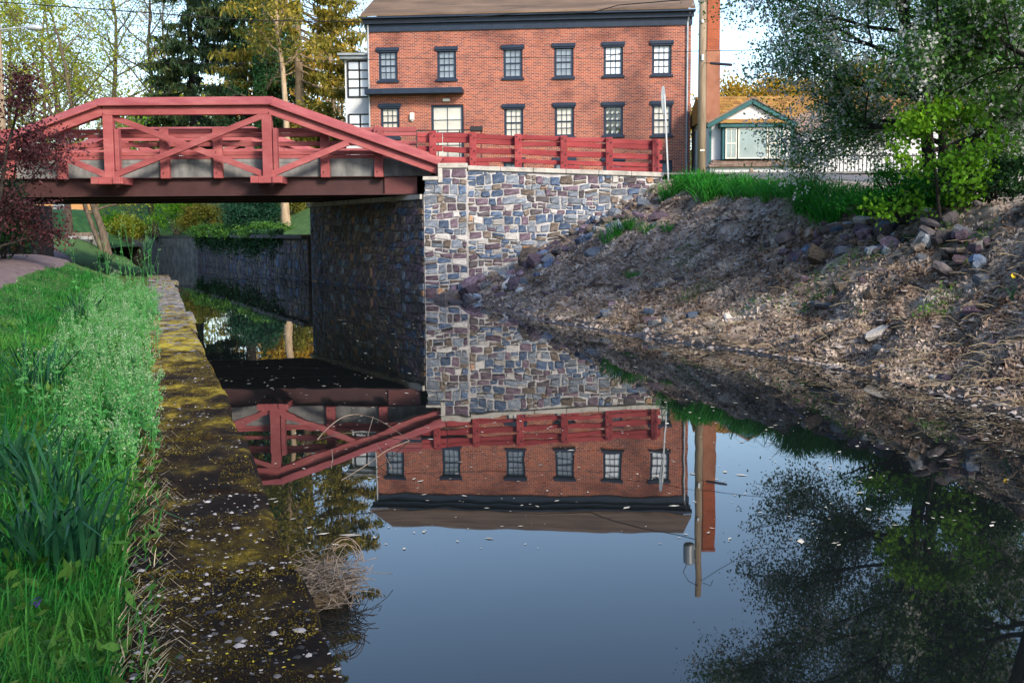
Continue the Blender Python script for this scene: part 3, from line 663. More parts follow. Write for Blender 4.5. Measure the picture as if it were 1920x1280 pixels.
wire('thin wire running from the utility pole to the right', [P(1317, 96, YU), P(1500, 93, 40), P(2100, 60, 34)], .012)
wire('short service wire sloping from spruce trees to the white annex', [P(520, 40, 56), P(610, 52, 58), P(690, 97, 59.5)], .012)
wire('low wire with thick dark splice right of the utility pole', [P(1317, 118, YU), P(1340, 119.5, YU - 1), P(1372, 122, YU - 3)], .012)
mb = MB(); mb.tube([P(1333, 119, YU - .8), P(1371, 122, YU - 3)], .05, 8); tag(mb.build('cable_splice', m_black), 'thick dark cable splice hanging right of the utility pole', 'cable splice')
wire('topmost wire leaving toward the upper right corner', [(xp, YU, 12.4), P(1420, -20, 42), P(1560, 3, 38), P(2100, 40, 30)], .012)
# street lamp at the left edge
YLm = 46
lp = E('street_lamp', (P(-3, 300, YLm).x, YLm, 1.5), 'street lamp on a wooden pole at the left edge of picture', 'street lamp')
x0 = P(-3, 100, YLm).x
mb = MB(); mb.tube([(x0, YLm, 1.2), (x0, YLm, 12)], [.17, .13], 10); mb.build('pole', m_wood, lp)
mb = MB(); mb.tube([P(-2, 56, YLm), P(25, 53, YLm), P(52, 51, YLm)], .03, 6); mb.build('arm', m_galv, lp)
q = P(64, 53, YLm); mb = MB(); mb.tube([q + Vector((-.33, 0, .03)), q + Vector((-.28, 0, .03)), q + Vector((0, 0, .02)), q + Vector((.24, 0, 0)), q + Vector((.33, 0, 0))], [.05, .1, .13, .11, .04], 10); mb.build('lamp_head', m_galv, lp, smooth=True)
# road sign seen from behind and almost edge on
YS = 32.0
sg = E('road_sign', (P(1251, 335, YS).x, YS, float(bank_z(P(1251, 335, YS).x, YS, False))), 'pale disc road sign seen edge on at the fence end', 'sign')
mb = MB(); a = P(1253, 339, YS); b = P(1246, 178, YS); mb.beam(a, b, .075, .04, up=(1, 0, 0)); mb.build('post', m_galv, sg)
cs = P(1243.5, 188, YS - .05); th = np.arange(24) * 2 * np.pi / 24; rr = .40
dv = Vector((math.cos(R(74)), math.sin(R(74)), 0)); nv = Vector((dv.y, -dv.x, 0))
mb = MB(); ring = lambda off, s: [cs + dv * (rr * s * math.cos(t)) + Vector((0, 0, rr * s * math.sin(t))) + nv * off for t in th]
V = ring(0, 1) + ring(.012, 1); mb.add(V, [tuple(range(24)), tuple(range(24, 48))[::-1]] + [(i, 24 + i, 24 + (i + 1) % 24, (i + 1) % 24) for i in range(24)]); mb.build('disc', m_galv, sg)

# ================================================================= white cottage
YH = 48.0
co = E('white_cottage', (P(1400, 340, YH).x, YH, 3.2), 'white cottage with teal trim and bay window right of the pole', 'house')
X = lambda px: P(px, 280, YH).x
Zz = lambda py, Y=YH: P(1400, py, Y).z
xl, xr = X(1330), X(1487); xm = (xl + xr) / 2; ze, zp = Zz(238), Zz(196)
mb = MB(); mb.add([(xl, YH, 2.8), (xr, YH, 2.8), (xr, YH, ze), (xm, YH, zp), (xl, YH, ze)] + [(xl, YH + 3, 2.8), (xr, YH + 3, 2.8), (xr, YH + 3, ze), (xm, YH + 3, zp), (xl, YH + 3, ze)],
    [(0, 1, 2, 3, 4), (0, 4, 9, 5), (1, 6, 7, 2), (5, 9, 8, 7, 6)]); mb.build('gable_wall', m_stucco, co)
for s in (-1, 1):
    xe_ = xl - .12 if s < 0 else xr + .12; zz_ = ze - .06
    mb = MB(); mb.beam((xe_, YH - .12, zz_ + .08), (xm, YH - .12, zp + .12), .16, .17); mb.build('rake_board', m_teal, co)
    mb = MB(); d = Vector((xm - xe_, 0, zp - zz_)); a = Vector((xe_, YH - .25, zz_ + .18)); b = Vector((xm, YH - .25, zp + .22))
    q = [a, b, b + Vector((0, 3.6, 0)), a + Vector((0, 3.6, 0))]; mb.hexa(q + [p + Vector((0, 0, .07)) for p in q]) if s < 0 else mb.hexa([q[1], q[0], q[3], q[2]] + [p + Vector((0, 0, .07)) for p in (q[1], q[0], q[3], q[2])])
    mb.build('roof', m_shake2, co)
for px in (1328.5, 1482.5):
    mb = MB(); mb.box(X(px), X(px + 5), YH - .04, YH - .003, Zz(306), ze); mb.build('corner_board', m_teal, co)
# bay window: teal box, cream frames
bx0, bx1 = X(1351), X(1462); yb0 = YH - .5
mb = MB(); mb.box(bx0, bx1, yb0 + .06, YH - .003, Zz(300), Zz(241)); mb.build('bay_box', m_teal, co)
mb = MB(); mb.box(bx0 - .12, bx1 + .12, yb0 - .12, YH - .003, Zz(240.5), Zz(234)); mb.build('bay_cornice', m_teal, co)
mb = MB(); a0, a1 = bx0 - .18, bx1 + .18; zl_, zu_ = Zz(233.5), Zz(228)
mb.add([(a0, yb0 - .2, zl_), (a1, yb0 - .2, zl_), (a1 - .35, YH - .003, zu_ + .1), (a0 + .35, YH - .003, zu_ + .1), (a0, YH - .003, zl_), (a1, YH - .003, zl_)], [(0, 1, 2, 3), (0, 3, 4), (1, 5, 2), (0, 4, 5, 1)]); mb.build('bay_roof', m_shake, co)
for (pa, pb_, ya, yb, nu, nv, pm) in ((1356, 1377, 242, 299, 2, 2, m_glass), (1379.5, 1435, 242, 299, 1, 1, m_glass), (1437, 1458, 242, 299, 2, 2, m_glass)):
    a, b, c, d = X(pa), X(pb_), Zz(yb), Zz(ya); mb = MB(); t = .05
    mb.box(a, a + t, yb0, yb0 + .058, c, d); mb.box(b - t, b, yb0, yb0 + .058, c, d); mb.box(a + t, b - t, yb0, yb0 + .058, c, c + t); mb.box(a + t, b - t, yb0, yb0 + .058, d - t, d)
    for k in range(1, nu): q = a + (b - a) * k / nu; mb.box(q - .015, q + .015, yb0 + .01, yb0 + .05, c + t, d - t)
    for k in range(1, nv): q = c + (d - c) * k / nv; mb.box(a + t, b - t, yb0 + .008, yb0 + .052, q - .025, q + .025)
    w = mb.build('window', m_trim, co)
    for i in range(nu):
        for j in range(nv):
            mb = MB(); mb.box(a + t + (b - a - 2 * t) * i / nu, a + t + (b - a - 2 * t) * (i + 1) / nu, yb0 + .03, yb0 + .04, c + t + (d - c - 2 * t) * j / nv, c + t + (d - c - 2 * t) * (j + 1) / nv); mb.build('pane', pm, w)
# skirt roof of shakes below, each course of shakes
za, zb_ = Zz(313, YH - 1), Zz(300)
mb = MB(); mb.add([(X(1322), YH - 1.0, za), (X(1500), YH - 1.0, za), (X(1478), YH - .05, zb_), (X(1340), YH - .05, zb_), (X(1322), YH - .05, za), (X(1500), YH - .05, za)], [(0, 1, 2, 3), (0, 3, 4), (1, 5, 2), (0, 4, 5, 1)]); mb.build('skirt_roof', m_shake2, co)
for row in range(3):
    for k in range(16):
        f0, f1 = row / 3, (row + 1) / 3; xx0 = X(1322 + 18 * f0); xx1 = X(1500 - 22 * f0); a = xx0 + (xx1 - xx0) * k / 16; b = xx0 + (xx1 - xx0) * (k + 1) / 16 - .012
        y0, y1 = YH - 1.0 + .95 * f0 - .03, YH - 1.0 + .95 * f1; z0, z1 = za + (zb_ - za) * f0 + .03, za + (zb_ - za) * f1 + .012 
        mb = MB(); mb.hexa([(a, y0, z0 - .02), (b, y0, z0 - .02), (b, y1, z1 - .02), (a, y1, z1 - .02), (a, y0, z0 + .015), (b, y0, z0 + .015), (b, y1, z1), (a, y1, z1)]); mb.build('shake', m_shake2, co)
mb = MB(); mb.box(X(1324) + .02, X(1497), YH - .85, YH - .06, 2.9, za - .002); mb.build('lower_wall', m_stucco, co)
yl = YH - .85
mb = MB(); mb.box(X(1337), X(1480), yl - .04, yl - .003, Zz(352, yl), Zz(326.5, yl)); mb.build('teal_panel', m_teal, co)
for pa, pb_ in ((1342, 1381), (1388, 1427), (1437, 1475)):
    a, b, c, d = X(pa), X(pb_), Zz(351, yl), Zz(330.5, yl); mb = MB(); t = .05; y0 = yl - .08
    mb.box(a, a + t, y0, yl - .042, c, d); mb.box(b - t, b, y0, yl - .042, c, d); mb.box(a + t, b - t, y0, yl - .042, d - t, d); mb.box((a + b) / 2 - .02, (a + b) / 2 + .02, y0, yl - .042, c, d - t); w = mb.build('window', m_trim, co)
    for i in range(2): mb = MB(); mb.box(a + t + (b - a) * i * .5 - (t if i else 0), a + (b - a) * (i + 1) / 2 - (t if i else 0), yl - .06, yl - .05, c, d - t); mb.build('pane', m_glass, w)
# main body with mossy shake roof behind the gable
xq0, xq1 = X(1345), X(1345) + 11; y0 = YH + 3.1
zr0, zr1 = Zz(222, y0), P(1400, 181, y0 + 2.6).z
mb = MB(); mb.box(xq0 + .2, xq1 - .2, y0 + .1, y0 + 5, 2.8, zr0); mb.build('main_wall', m_stucco, co)
mb = MB(); mb.add([(xq0, y0 - .1, zr0), (xq1, y0 - .1, zr0), (xq1, y0 + 2.6, zr1), (xq0, y0 + 2.6, zr1), (xq0, y0 + 5.3, zr0), (xq1, y0 + 5.3, zr0)], [(0, 1, 2, 3), (3, 2, 5, 4), (0, 3, 4), (1, 5, 2), (0, 4, 5, 1)]); mb.build('main_roof', m_shake, co)
for row in range(8):
    for k in range(14):
        f0, f1 = row / 8, (row + 1) / 8; w_ = .30; a = xq0 + k * w_ + (row % 2) * .12; b = a + w_ - .015
        ya, yb = y0 - .1 + 2.7 * f0 - .02, y0 - .1 + 2.7 * f1; z0, z1 = zr0 + (zr1 - zr0) * f0 + .035, zr0 + (zr1 - zr0) * f1 + .012
        mb = MB(); mb.hexa([(a, ya, z0 - .02), (b, ya, z0 - .02), (b, yb, z1 - .02), (a, yb, z1 - .02), (a, ya, z0 + .02), (b, ya, z0 + .02), (b, yb, z1), (a, yb, z1)]); mb.build('shake', m_shake, co)
# long lower wing to the right, behind the blossom tree
wg = E('cottage_wing', (P(1600, 330, 52).x, 50, 3.2), 'low white wing of cottage seen through the blossom tree', 'house')
a, b = P(1498, 300, 50).x, P(1700, 300, 50).x
mb = MB(); mb.box(a, b, 50, 53, 2.8, P(1600, 246, 50).z); mb.build('wall', m_stucco, wg)
mb = MB(); z = P(1600, 246, 50).z; mb.add([(a - .2, 49.6, z), (b + .2, 49.6, z), (b + .2, 51.5, z + .95), (a - .2, 51.5, z + .95), (a - .2, 53.3, z), (b + .2, 53.3, z)], [(0, 1, 2, 3), (3, 2, 5, 4), (0, 3, 4), (1, 5, 2), (0, 4, 5, 1)]); mb.build('roof', m_shake2, wg)
for px in (1532, 1600, 1660):
    c = P(px, 262, 49.95); mb = MB(); mb.box(c.x - .3, c.x + .3, 49.93, 49.997, c.z - .3, c.z + .3); w = mb.build('window', m_trim, wg)
    for s in (-1, 1): mb = MB(); mb.box(c.x + s * .14 - .11, c.x + s * .14 + .11, 49.91, 49.928, c.z - .24, c.z + .24); mb.build('pane', m_grey_p, w)
# wrought iron fence, balusters one by one
fe2 = E('iron_fence', (P(1600, 330, 41).x, 41, 3.2), 'thin black iron picket fence before the white cottage wing', 'fence')
for k in range(46):
    x_ = P(1488 + k * 7.2, 300, 41).x; mb = MB(); mb.box(x_ - .014, x_ + .014, 40.986, 41.014, 3.2, P(1600, 288, 41).z); mb.build('picket', m_black, fe2)
for py in (292, 326):
    mb = MB(); mb.beam(P(1486, py, 41), P(1816, py, 41), .03, .05); mb.build('rail', m_black, fe2)
# split rail fence on the far verge
sf = E('split_rail_fence', (P(1410, 340, 34).x, 34, 3.1), 'weathered grey split rail fence on the far verge before cottage', 'fence')
for px, ya in ((1408.5, 316), (1514.5, 321), (1626, 327)):
    x_ = P(px, 330, 34).x; mb = MB(); mb.box(x_ - .055, x_ + .055, 33.94, 34.06, 2.9, P(px, ya, 34).z); mb.build('post', m_rail, sf, bevel=.015)
for (p0, p1) in (((1345, 337), (1404, 323)), ((1413, 323), (1470, 328)), ((1413, 334), (1510, 338)), ((1455, 333), (1510, 327)), ((1519, 328), (1622, 335)), ((1519, 338), (1622, 343))):
    a, b = P(*p0, 34), P(*p1, 34); mb = MB(); mb.tube([a, a.lerp(b, .5) + Vector((0, 0, -.02)), b], [.035, .045, .035], 6); mb.build('rail', m_rail, sf)

# ================================================================= beyond the bridge
fw = E('far_canal_wall', (-10, 47, 0), 'dark mossy stone canal wall beyond the bridge draped in ivy', 'stone wall')
pts = [(XA - 5.0, 41.4), (-10.3, 47.7), (-14.4, 57.5), (-19, 68)]
mb = MB()
for (a, b) in zip(pts[:-1], pts[1:]):
    d = Vector((b[0] - a[0], b[1] - a[1], 0)).normalized(); n = Vector((d.y, -d.x, 0))
    q = [(a[0], a[1]), (b[0], b[1]), (b[0] + n.x * .7, b[1] + n.y * .7), (a[0] + n.x * .7, a[1] + n.y * .7)]; prism(mb, q, -.5, 1.55)
mb.build('core', m_stone[6], fw)
for k, (a, b) in enumerate(zip(pts[:-1], pts[1:])):
    d = np.array([b[0] - a[0], b[1] - a[1], 0]); Ln = np.linalg.norm(d); d /= Ln; n = np.array([-d[1], d[0], 0]); n = n if n[0] < 0 else -n
    masonry(fw, (a[0], a[1], 0), d, n, .02, Ln - .02, lambda u: -.15, lambda u: 1.5, limit=(60, 40, 0)[k], hmin=.2, hmax=.4, wmin=.3, wmax=.8, gap=.008, seed=20 + k, pal=[.05, .15, .04, .3, .0, .0, .46])
    mb = MB(); mb.beam((a[0], a[1], 1.62), (b[0], b[1], 1.62), .5, .14); mb.build('coping', m_stone[6], fw)
m_cwall = mat('stained_concrete', [(.07, .065, .06), (.17, .16, .15), (.27, .26, .25)], 1.6, .95, .4, 20)
cw = E('concrete_canal_wall', (-22, 73, 0), 'grey stained concrete canal wall in the distance under the bridge', 'retaining wall')
mb = MB()
for a, b in (((-19, 68.02), (-25.2, 78)), ((-25.2, 78), (-36, 88))):
    d = Vector((b[0] - a[0], b[1] - a[1], 0)).normalized(); n = Vector((d.y, -d.x, 0)); prism(mb, [a, b, (b[0] + n.x * .6, b[1] + n.y * .6), (a[0] + n.x * .6, a[1] + n.y * .6)], -.5, 1.5)
mb.build('wall', m_cwall, cw)
for a, b in (((-19, 68.02), (-25.2, 78)), ((-25.2, 78), (-36, 88))): mb = MB(); mb.beam((a[0] + .25, a[1] + .15, 1.56), (b[0] + .25, b[1] + .15, 1.56), .7, .12); mb.build('coping', m_stone[6], cw)
# plank-faced bulkhead with pale blocks, lawn bank, shed and lit house
YD = 66
dk = E('plank_bulkhead', P(158, 455, YD), 'low wooden plank bulkhead with pale slabs on the far bank', 'bulkhead')
xs = [P(px, 440, YD).x for px in np.linspace(126, 176, 8)]
for a, b in zip(xs[:-1], xs[1:]): mb = MB(); mb.box(a, b - .02, YD + rng.uniform(0, .03), YD + .2, .6, P(150, 436, YD).z); mb.build('plank', m_rail, dk)
mb = MB(); mb.box(P(123, 440, YD).x, P(126, 440, YD).x, YD - .1, YD + .3, .6, P(150, 434, YD).z); mb.build('end_wall', m_conc, dk); mb = MB(); mb.box(P(173, 440, YD).x + .02, P(200, 440, YD).x, YD - .1, YD + .3, .6, P(150, 436, YD).z); mb.build('end_wall', m_conc, dk)
for px in (135, 160): q = P(px, 446, YD - .6); mb = MB(); mb.box(q.x - .3, q.x + .35, q.y, q.y + .4, q.z - .12, q.z + .1); mb.build('slab', m_cope, dk, bevel=.03)
mb = MB(); mb.box(P(124, 440, YD).x, P(173, 440, YD).x, YD - .9, YD - .15, .4, P(150, 448.5, YD - .9).z); mb.build('base', m_conc, dk, bevel=.03)
yy = np.linspace(68, 90, 24); xx = np.linspace(-44, -26, 24); Xg, Yg = np.meshgrid(xx, yy)
zz = .9 + 2.6 * sm((Yg - 69) / 10) * sm((-26.5 - Xg) / 4) * sm((Xg + 46) / 8) + .1 * vnoise(Xg, Yg, 1.5); grid('lawn', Xg, Yg, zz, m_lawn)
YK = 78
sh = E('red_roof_shed', P(52, 440, YK), 'low shed with rusty red roof and dark opening beyond the bridge', 'shed')
X = lambda px: P(px, 420, YK).x
Zz = lambda py: P(60, py, YK).z
mb = MB(); mb.box(X(20), X(77), YK, YK + 4, Zz(409.5), Zz(399)); mb.box(X(72), X(77), YK, YK + 4, Zz(445), Zz(409.5)); mb.box(X(20), X(44), YK, YK + 4, Zz(445), Zz(409.5)); mb.build('wall', m_conc, sh)
mb = MB(); mb.box(X(44), X(72), YK + .4, YK + .6, Zz(445), Zz(409.5)); mb.build('dark_opening', m_dark, sh)
mb = MB(); mb.add([(X(14), YK - .4, Zz(401)), (X(82), YK - .4, Zz(399)), (X(60), YK + 2, Zz(388)), (X(25), YK + 2, Zz(386)), (X(14), YK + 4.4, Zz(401)), (X(82), YK + 4.4, Zz(399))], [(0, 1, 2, 3), (3, 2, 5, 4), (0, 3, 4), (1, 5, 2), (0, 4, 5, 1)]); mb.build('roof', mat('rust_roof', [(.22, .05, .03), (.32, .09, .05)], 2, .8), sh)
YO = 88
m_ochre = mat('ochre_wall', [(.48, .24, .09), (.58, .32, .14)], 1.5, .8)
oh = E('ochre_house', P(105, 440, YO), 'ochre walled house with dark deck rail far beyond the bridge', 'house')
X = lambda px: P(px, 400, YO).x
Zz = lambda py: P(100, py, YO).z
mb = MB(); mb.box(X(60), X(170), YO, YO + 6, 1.2, Zz(350)); mb.build('wall', m_ochre, oh)
mb = MB(); mb.box(X(66), X(140), YO - 1.8, YO - .003, 1.2, Zz(401)); mb.build('deck_base', m_conc, oh)
for py in (388, 394, 399.5): mb = MB(); mb.beam(P(80, py, YO - 1.8), P(133, py, YO - 1.8), .06, .09); mb.build('rail', m_dark, oh)
for px in (82, 97, 114, 131): mb = MB(); q = P(px, 395, YO - 1.8); mb.box(q.x - .06, q.x + .06, q.y - .05, q.y + .05, Zz(401), P(px, 387, YO - 1.8).z); mb.build('rail_post', m_dark, oh)
for px in (107, 122): q = P(px, 384, YO - .01); mb = MB(); mb.box(q.x - .3, q.x + .3, YO - .05, YO - .004, q.z - .5, q.z + .4); mb.build('window', m_grey_p, oh)
mb = MB(); mb.add([(X(56), YO - .6, Zz(351)), (X(175), YO - .6, Zz(351)), (X(175), YO + 3, Zz(320)), (X(56), YO + 3, Zz(320)), (X(56), YO + 6.6, Zz(351)), (X(175), YO + 6.6, Zz(351))], [(0, 1, 2, 3), (3, 2, 5, 4), (0, 3, 4), (1, 5, 2), (0, 4, 5, 1)]); mb.build('roof', m_shake2, oh)
gh = E('grey_house', P(200, 420, 92), 'pale grey house glimpsed between trees under the bridge', 'house')
X = lambda px: P(px, 400, 92).x
mb = MB(); mb.box(X(168), X(262), 92, 98, 1.2, P(200, 352, 92).z); mb.build('wall', m_white, gh)
z0 = P(200, 352, 92).z; mb = MB(); mb.add([(X(164), 91.4, z0), (X(266), 91.4, z0), (X(266), 95, z0 + 2), (X(164), 95, z0 + 2), (X(164), 98.6, z0), (X(266), 98.6, z0)], [(0, 1, 2, 3), (3, 2, 5, 4), (0, 3, 4), (1, 5, 2), (0, 4, 5, 1)]); mb.build('roof', m_roof, gh)
for px in (182, 215, 245): q = P(px, 378, 92); mb = MB(); mb.box(q.x - .4, q.x + .4, 91.95, 91.997, q.z - .6, q.z + .6); mb.build('window', m_grey_p, gh)
# ================================================================= vegetation helpers
def unit(v): return v / (np.linalg.norm(v, axis=-1, keepdims=True) + 1e-9)
def leaf_geo(Cn, size, r, aspect=.5, droop=0.0, flat=0.0):
    n = len(Cn); d = unit(r.normal(0, 1, (n, 3)) + [0, 0, -droop]); nn = unit(r.normal(0, 1, (n, 3)) + [0, 0, flat])
    sd = unit(np.cross(d, nn)); size = np.broadcast_to(size, (n,))[:, None]
    V = np.stack([Cn - d * size * .5, Cn + sd * size * aspect * .5 - d * size * .05, Cn + d * size * .5, Cn - sd * size * aspect * .5 - d * size * .05], 1).reshape(-1, 3)
    return V, np.arange(n * 4).reshape(-1, 4)
def blade_geo(B, H, lean, wid, r, curl=.5):
    """B base Nx3, H height N, lean Nx2 horizontal offset at the tip, wid N"""
    n = len(B); th = r.uniform(0, np.pi, n); sd = np.stack([np.cos(th), np.sin(th), np.zeros(n)], 1) * (wid / 2)[:, None]
    L3 = np.concatenate([lean, np.zeros((n, 1))], 1); up = np.array([0, 0, 1.])
    lv = []
    for f, w in ((0, .8), (.38, 1.0), (.75, .7)):
        p = B + L3 * (f ** 2) + up * (H * (f - curl * .0 * f))[:, None]; lv += [p - sd * w, p + sd * w]
    drop = np.linalg.norm(lean, axis=1) * curl
    tip = B + L3 + up * (H - drop)[:, None]
    V = np.stack(lv + [tip], 1).reshape(-1, 3); b = np.arange(n)[:, None] * 7
    Q = np.concatenate([b + [0, 1, 3, 2], b + [2, 3, 5, 4]]); T = b + [4, 5, 6]
    return V, [Q, T]
def join_geo(parts):
    Vs = []; Q = []; T = []; n = 0
    for V, F in parts:
        for f in (F if isinstance(F, list) else [F]): (Q if f.shape[1] == 4 else T).append(f + n)
        Vs.append(V); n += len(V)
    out = []
    if Q: out.append(np.concatenate(Q))
    if T: out.append(np.concatenate(T))
    return np.concatenate(Vs), out
def tubes_np(lines, n=5):
    Vs = []; Fs = []; off = 0
    for pts, rad in lines:
        pts = np.asarray(pts, float); m = len(pts); rad = np.asarray(rad, float)
        t = np.gradient(pts, axis=0); t = unit(t); ref = np.where(np.abs(t[:, 2:3]) > .9, [[1., 0, 0]], [[0, 0, 1.]]); a = unit(np.cross(t, ref)); b = np.cross(t, a)
        th = np.arange(n) * 2 * np.pi / n
        ring = pts[:, None] + rad[:, None, None] * (np.cos(th)[None, :, None] * a[:, None] + np.sin(th)[None, :, None] * b[:, None])
        Vs.append(ring.reshape(-1, 3)); i = np.arange(m - 1)[:, None] * n; k = np.arange(n)[None]; k2 = (k + 1) % n
        Fs.append(np.stack([i + k, i + k2, i + n + k2, i + n + k], -1).reshape(-1, 4) + off); off += m * n
    return np.concatenate(Vs), np.concatenate(Fs)
def limb(p0, d, L, r0, r, seg=5, wob=.18, upc=.15, r1=None):
    pts = [np.array(p0)]; d = unit(np.array(d, float))
    for i in range(seg): d = unit(d + r.normal(0, wob, 3) * .6 + [0, 0, upc * .3]); pts.append(pts[-1] + d * L / seg)
    return np.array(pts), np.linspace(r0, r1 if r1 is not None else r0 * .3, seg + 1)
def tree(name, label, base, H, spread, tr, lm, bm, nleaf, lsize, seed, cbase=.3, lean=(0, 0), stems=1, nlimb=10, nsec=5, ntw=4, group=None, cat='tree', clump=.35, extra=None, aspect=.55, upc=.15, shape=1.0, stem_spread=.3, zr=(.25, .8)):
    r = np.random.default_rng(seed); base = np.array(base, float)
    T = E(name, base, label, cat, group); thick = []; thin = []; tips = []
    for s_ in range(stems):
        az = r.uniform(0, 6.28); ln = np.array([lean[0], lean[1], 0]) + (0 if stems == 1 else stem_spread) * np.array([math.cos(az), math.sin(az), 0])
        hs = H * (1 if s_ == 0 else r.uniform(.7, .95)); seg = 9
        pts = [base + np.array([0, 0, -.15]) + (0 if stems == 1 else .12) * np.array([math.cos(az), math.sin(az), 0])]
        for i in range(seg): pts.append(pts[-1] + np.array([ln[0] * hs / seg, ln[1] * hs / seg, hs * .93 / seg]) + r.normal(0, .02 * hs / 3, 3) * [1, 1, .2])
        pts = np.array(pts); rad = tr * (1 if s_ == 0 else .7) * np.linspace(1, .14, seg + 1) ** .9; rad[0] *= 1.25; thick.append((pts, rad))
        for k in range(nlimb // stems + 1):
            f = cbase + (1 - cbase) * (k + r.uniform(0, 1)) / (nlimb // stems + 1); f = min(f, .98); q = f * seg; i = int(q); p = pts[i] + (pts[min(i + 1, seg)] - pts[i]) * (q - i)
            az = k * 2.4 + r.uniform(-.5, .5); prof = math.sin(math.pi * min(1, ((f - cbase) / (1 - cbase)) * .75 + .22)) ** shape
            L = spread * prof * r.uniform(.75, 1.15); d = np.array([math.cos(az), math.sin(az), r.uniform(*zr)])
            lp, lr = limb(p, d, L, tr * .42 * (1 - f * .6), r, 6, upc=upc); thick.append((lp, lr))
            for j in range(nsec):
                q2 = r.uniform(.25, 1) * 6; i2 = min(5, int(q2)); p2 = lp[i2] + (lp[i2 + 1] - lp[i2]) * (q2 - i2)
                d2 = unit(lp[i2 + 1] - lp[i2]) + r.normal(0, .65, 3); sp, sr = limb(p2, d2, L * r.uniform(.25, .5), lr[i2] * .55, r, 4, upc=upc); thin.append((sp, sr)); tips.append(sp)
                for t_ in range(ntw):
                    i3 = r.integers(1, 4); d3 = unit(sp[i3 + 1] - sp[i3]) + r.normal(0, .7, 3); tp, t_r = limb(sp[i3], d3, L * r.uniform(.12, .26), sr[i3] * .6, r, 3, upc=upc); thin.append((tp, t_r)); tips.append(tp[[0, 1, 2, 3, 3]])
    V, F = tubes_np(thick, 7); npobj('trunk', V, F, bm, T, smooth=True)
    V, F = tubes_np(thin, 4); npobj('branches', V, F, bm, T)
    tips = np.array([t[[1, 2, 3, -1]] for t in tips]).reshape(-1, 3)
    Cn = tips[r.integers(0, len(tips), nleaf)] + r.normal(0, clump, (nleaf, 3)) * [1, 1, .8]
    V, F = leaf_geo(Cn, lsize * r.uniform(.6, 1.3, nleaf), r, aspect, .3); npobj('crown', V, F, lm, T)
    if extra:
        nm, m_, n_, s_, k_ = extra      # blossom clusters
        cc = tips[r.integers(0, len(tips), n_)] + r.normal(0, clump * .9, (n_, 3)); Cn = np.repeat(cc, k_, 0) + r.normal(0, s_ * .9, (n_ * k_, 3))
        V, F = leaf_geo(Cn, s_ * r.uniform(.7, 1.3, n_ * k_), r, .9, 0, .5); npobj(nm, V, F, m_, T)
    return T
def shrub(name, label, base, rx, ry, rz, n, ls, lm, bm, seed, group=None, cat='shrub', nclump=40, aspect=.55, blob=.32, stems=6):
    r = np.random.default_rng(seed); base = np.array(base, float); T = E(name, base, label, cat, group)
    d = unit(r.normal(0, 1, (nclump, 3))); d[:, 2] = np.abs(d[:, 2]) * 1.2 - .25
    cc = d * r.uniform(.45, .95, (nclump, 1)) * [rx, ry, rz] + [0, 0, rz * .55]
    k = r.integers(0, nclump, n); off = r.normal(0, 1, (n, 3)); off = unit(off) * (np.abs(r.normal(.6, .35, (n, 1)))) * blob * np.array([rx, ry, rz])
    Cn = base + cc[k] + off; Cn[:, 2] = np.maximum(Cn[:, 2], base[2] + .03)
    V, F = leaf_geo(Cn, ls * r.uniform(.6, 1.4, n), r, aspect, .2, .3); npobj('foliage', V, F, lm, T)
    ln = [limb(base + r.normal(0, .08, 3) * [rx, ry, 0], cc[i] , np.linalg.norm(cc[i]), .03 * max(rx, .5), r, 4) for i in range(min(stems, nclump))]
    V, F = tubes_np(ln, 5); npobj('stems', V, F, bm, T); return T
def spruce(name, label, base, H, spread, tr, lm, bm, n, seed, cbase=.15, group=None, droop=.5, ls=.42, pw=.8):
    r = np.random.default_rng(seed); base = np.array(base, float); T = E(name, base, label, 'tree', group)
    tp = np.array([base + [r.normal(0, .05), r.normal(0, .05), -.2 + (H + .2) * i / 10] for i in range(11)])
    V, F = tubes_np([(tp, np.linspace(tr, .03, 11))], 9); npobj('trunk', V, F, bm, T, smooth=True)
    lines = []; pts = []; wts = []; z = H * cbase
    while z < H * .97:
        f = (z / H - cbase) / (1 - cbase); L = spread * (1 - f) ** pw * r.uniform(.75, 1.1) + .3
        for k in range(r.integers(4, 7)):
            az = r.uniform(0, 6.28); l = L * r.uniform(.6, 1.1); u = np.linspace(0, 1, 7)[:, None]
            q = base + [0, 0, z] + np.array([math.cos(az), math.sin(az), 0]) * u * l + np.array([0, 0, 1]) * (-droop * l * u * (1.25 - .75 * u) * .75)
            lines.append((q, np.linspace(.05 * (1 - f) + .012, .008, 7))); pts.append(q[2:]); wts.append(l)
        z += r.uniform(.35, .65)
    V, F = tubes_np(lines, 4); npobj('branches', V, F, bm, T)
    pts = np.array(pts); w = np.array(wts); k = r.choice(len(pts), n, p=w / w.sum()); q = r.uniform(0, 3.999, n); i = q.astype(int); Cn = pts[k, i] + (pts[k, i + 1] - pts[k, i]) * (q - i)[:, None]
    hang = r.random(n) < .65; Cn = Cn + r.normal(0, .16, (n, 3)) * [1, 1, .5]; s_ = ls * r.uniform(.5, 1.5, n); Cn[hang, 2] -= s_[hang] * .4
    d = unit(r.normal(0, .35, (n, 3)) + np.where(hang[:, None], [0, 0, -1.], [0, 0, 0])); nn = unit(r.normal(0, 1, (n, 3))); sd = unit(np.cross(d, nn)); s_ = s_[:, None]
    V = np.stack([Cn - d * s_ * .5, Cn + sd * s_ * .13, Cn + d * s_ * .5, Cn - sd * s_ * .13], 1).reshape(-1, 3); npobj('needles', V, np.arange(n * 4).reshape(-1, 4), lm, T)
    return T
l_spring = leafmat('leaf_spring', [(.16, .22, .02), (.26, .31, .03), (.34, .30, .04)], .5)
l_green = leafmat('leaf_green', [(.03, .10, .02), (.06, .17, .025), (.11, .22, .04)], .4)
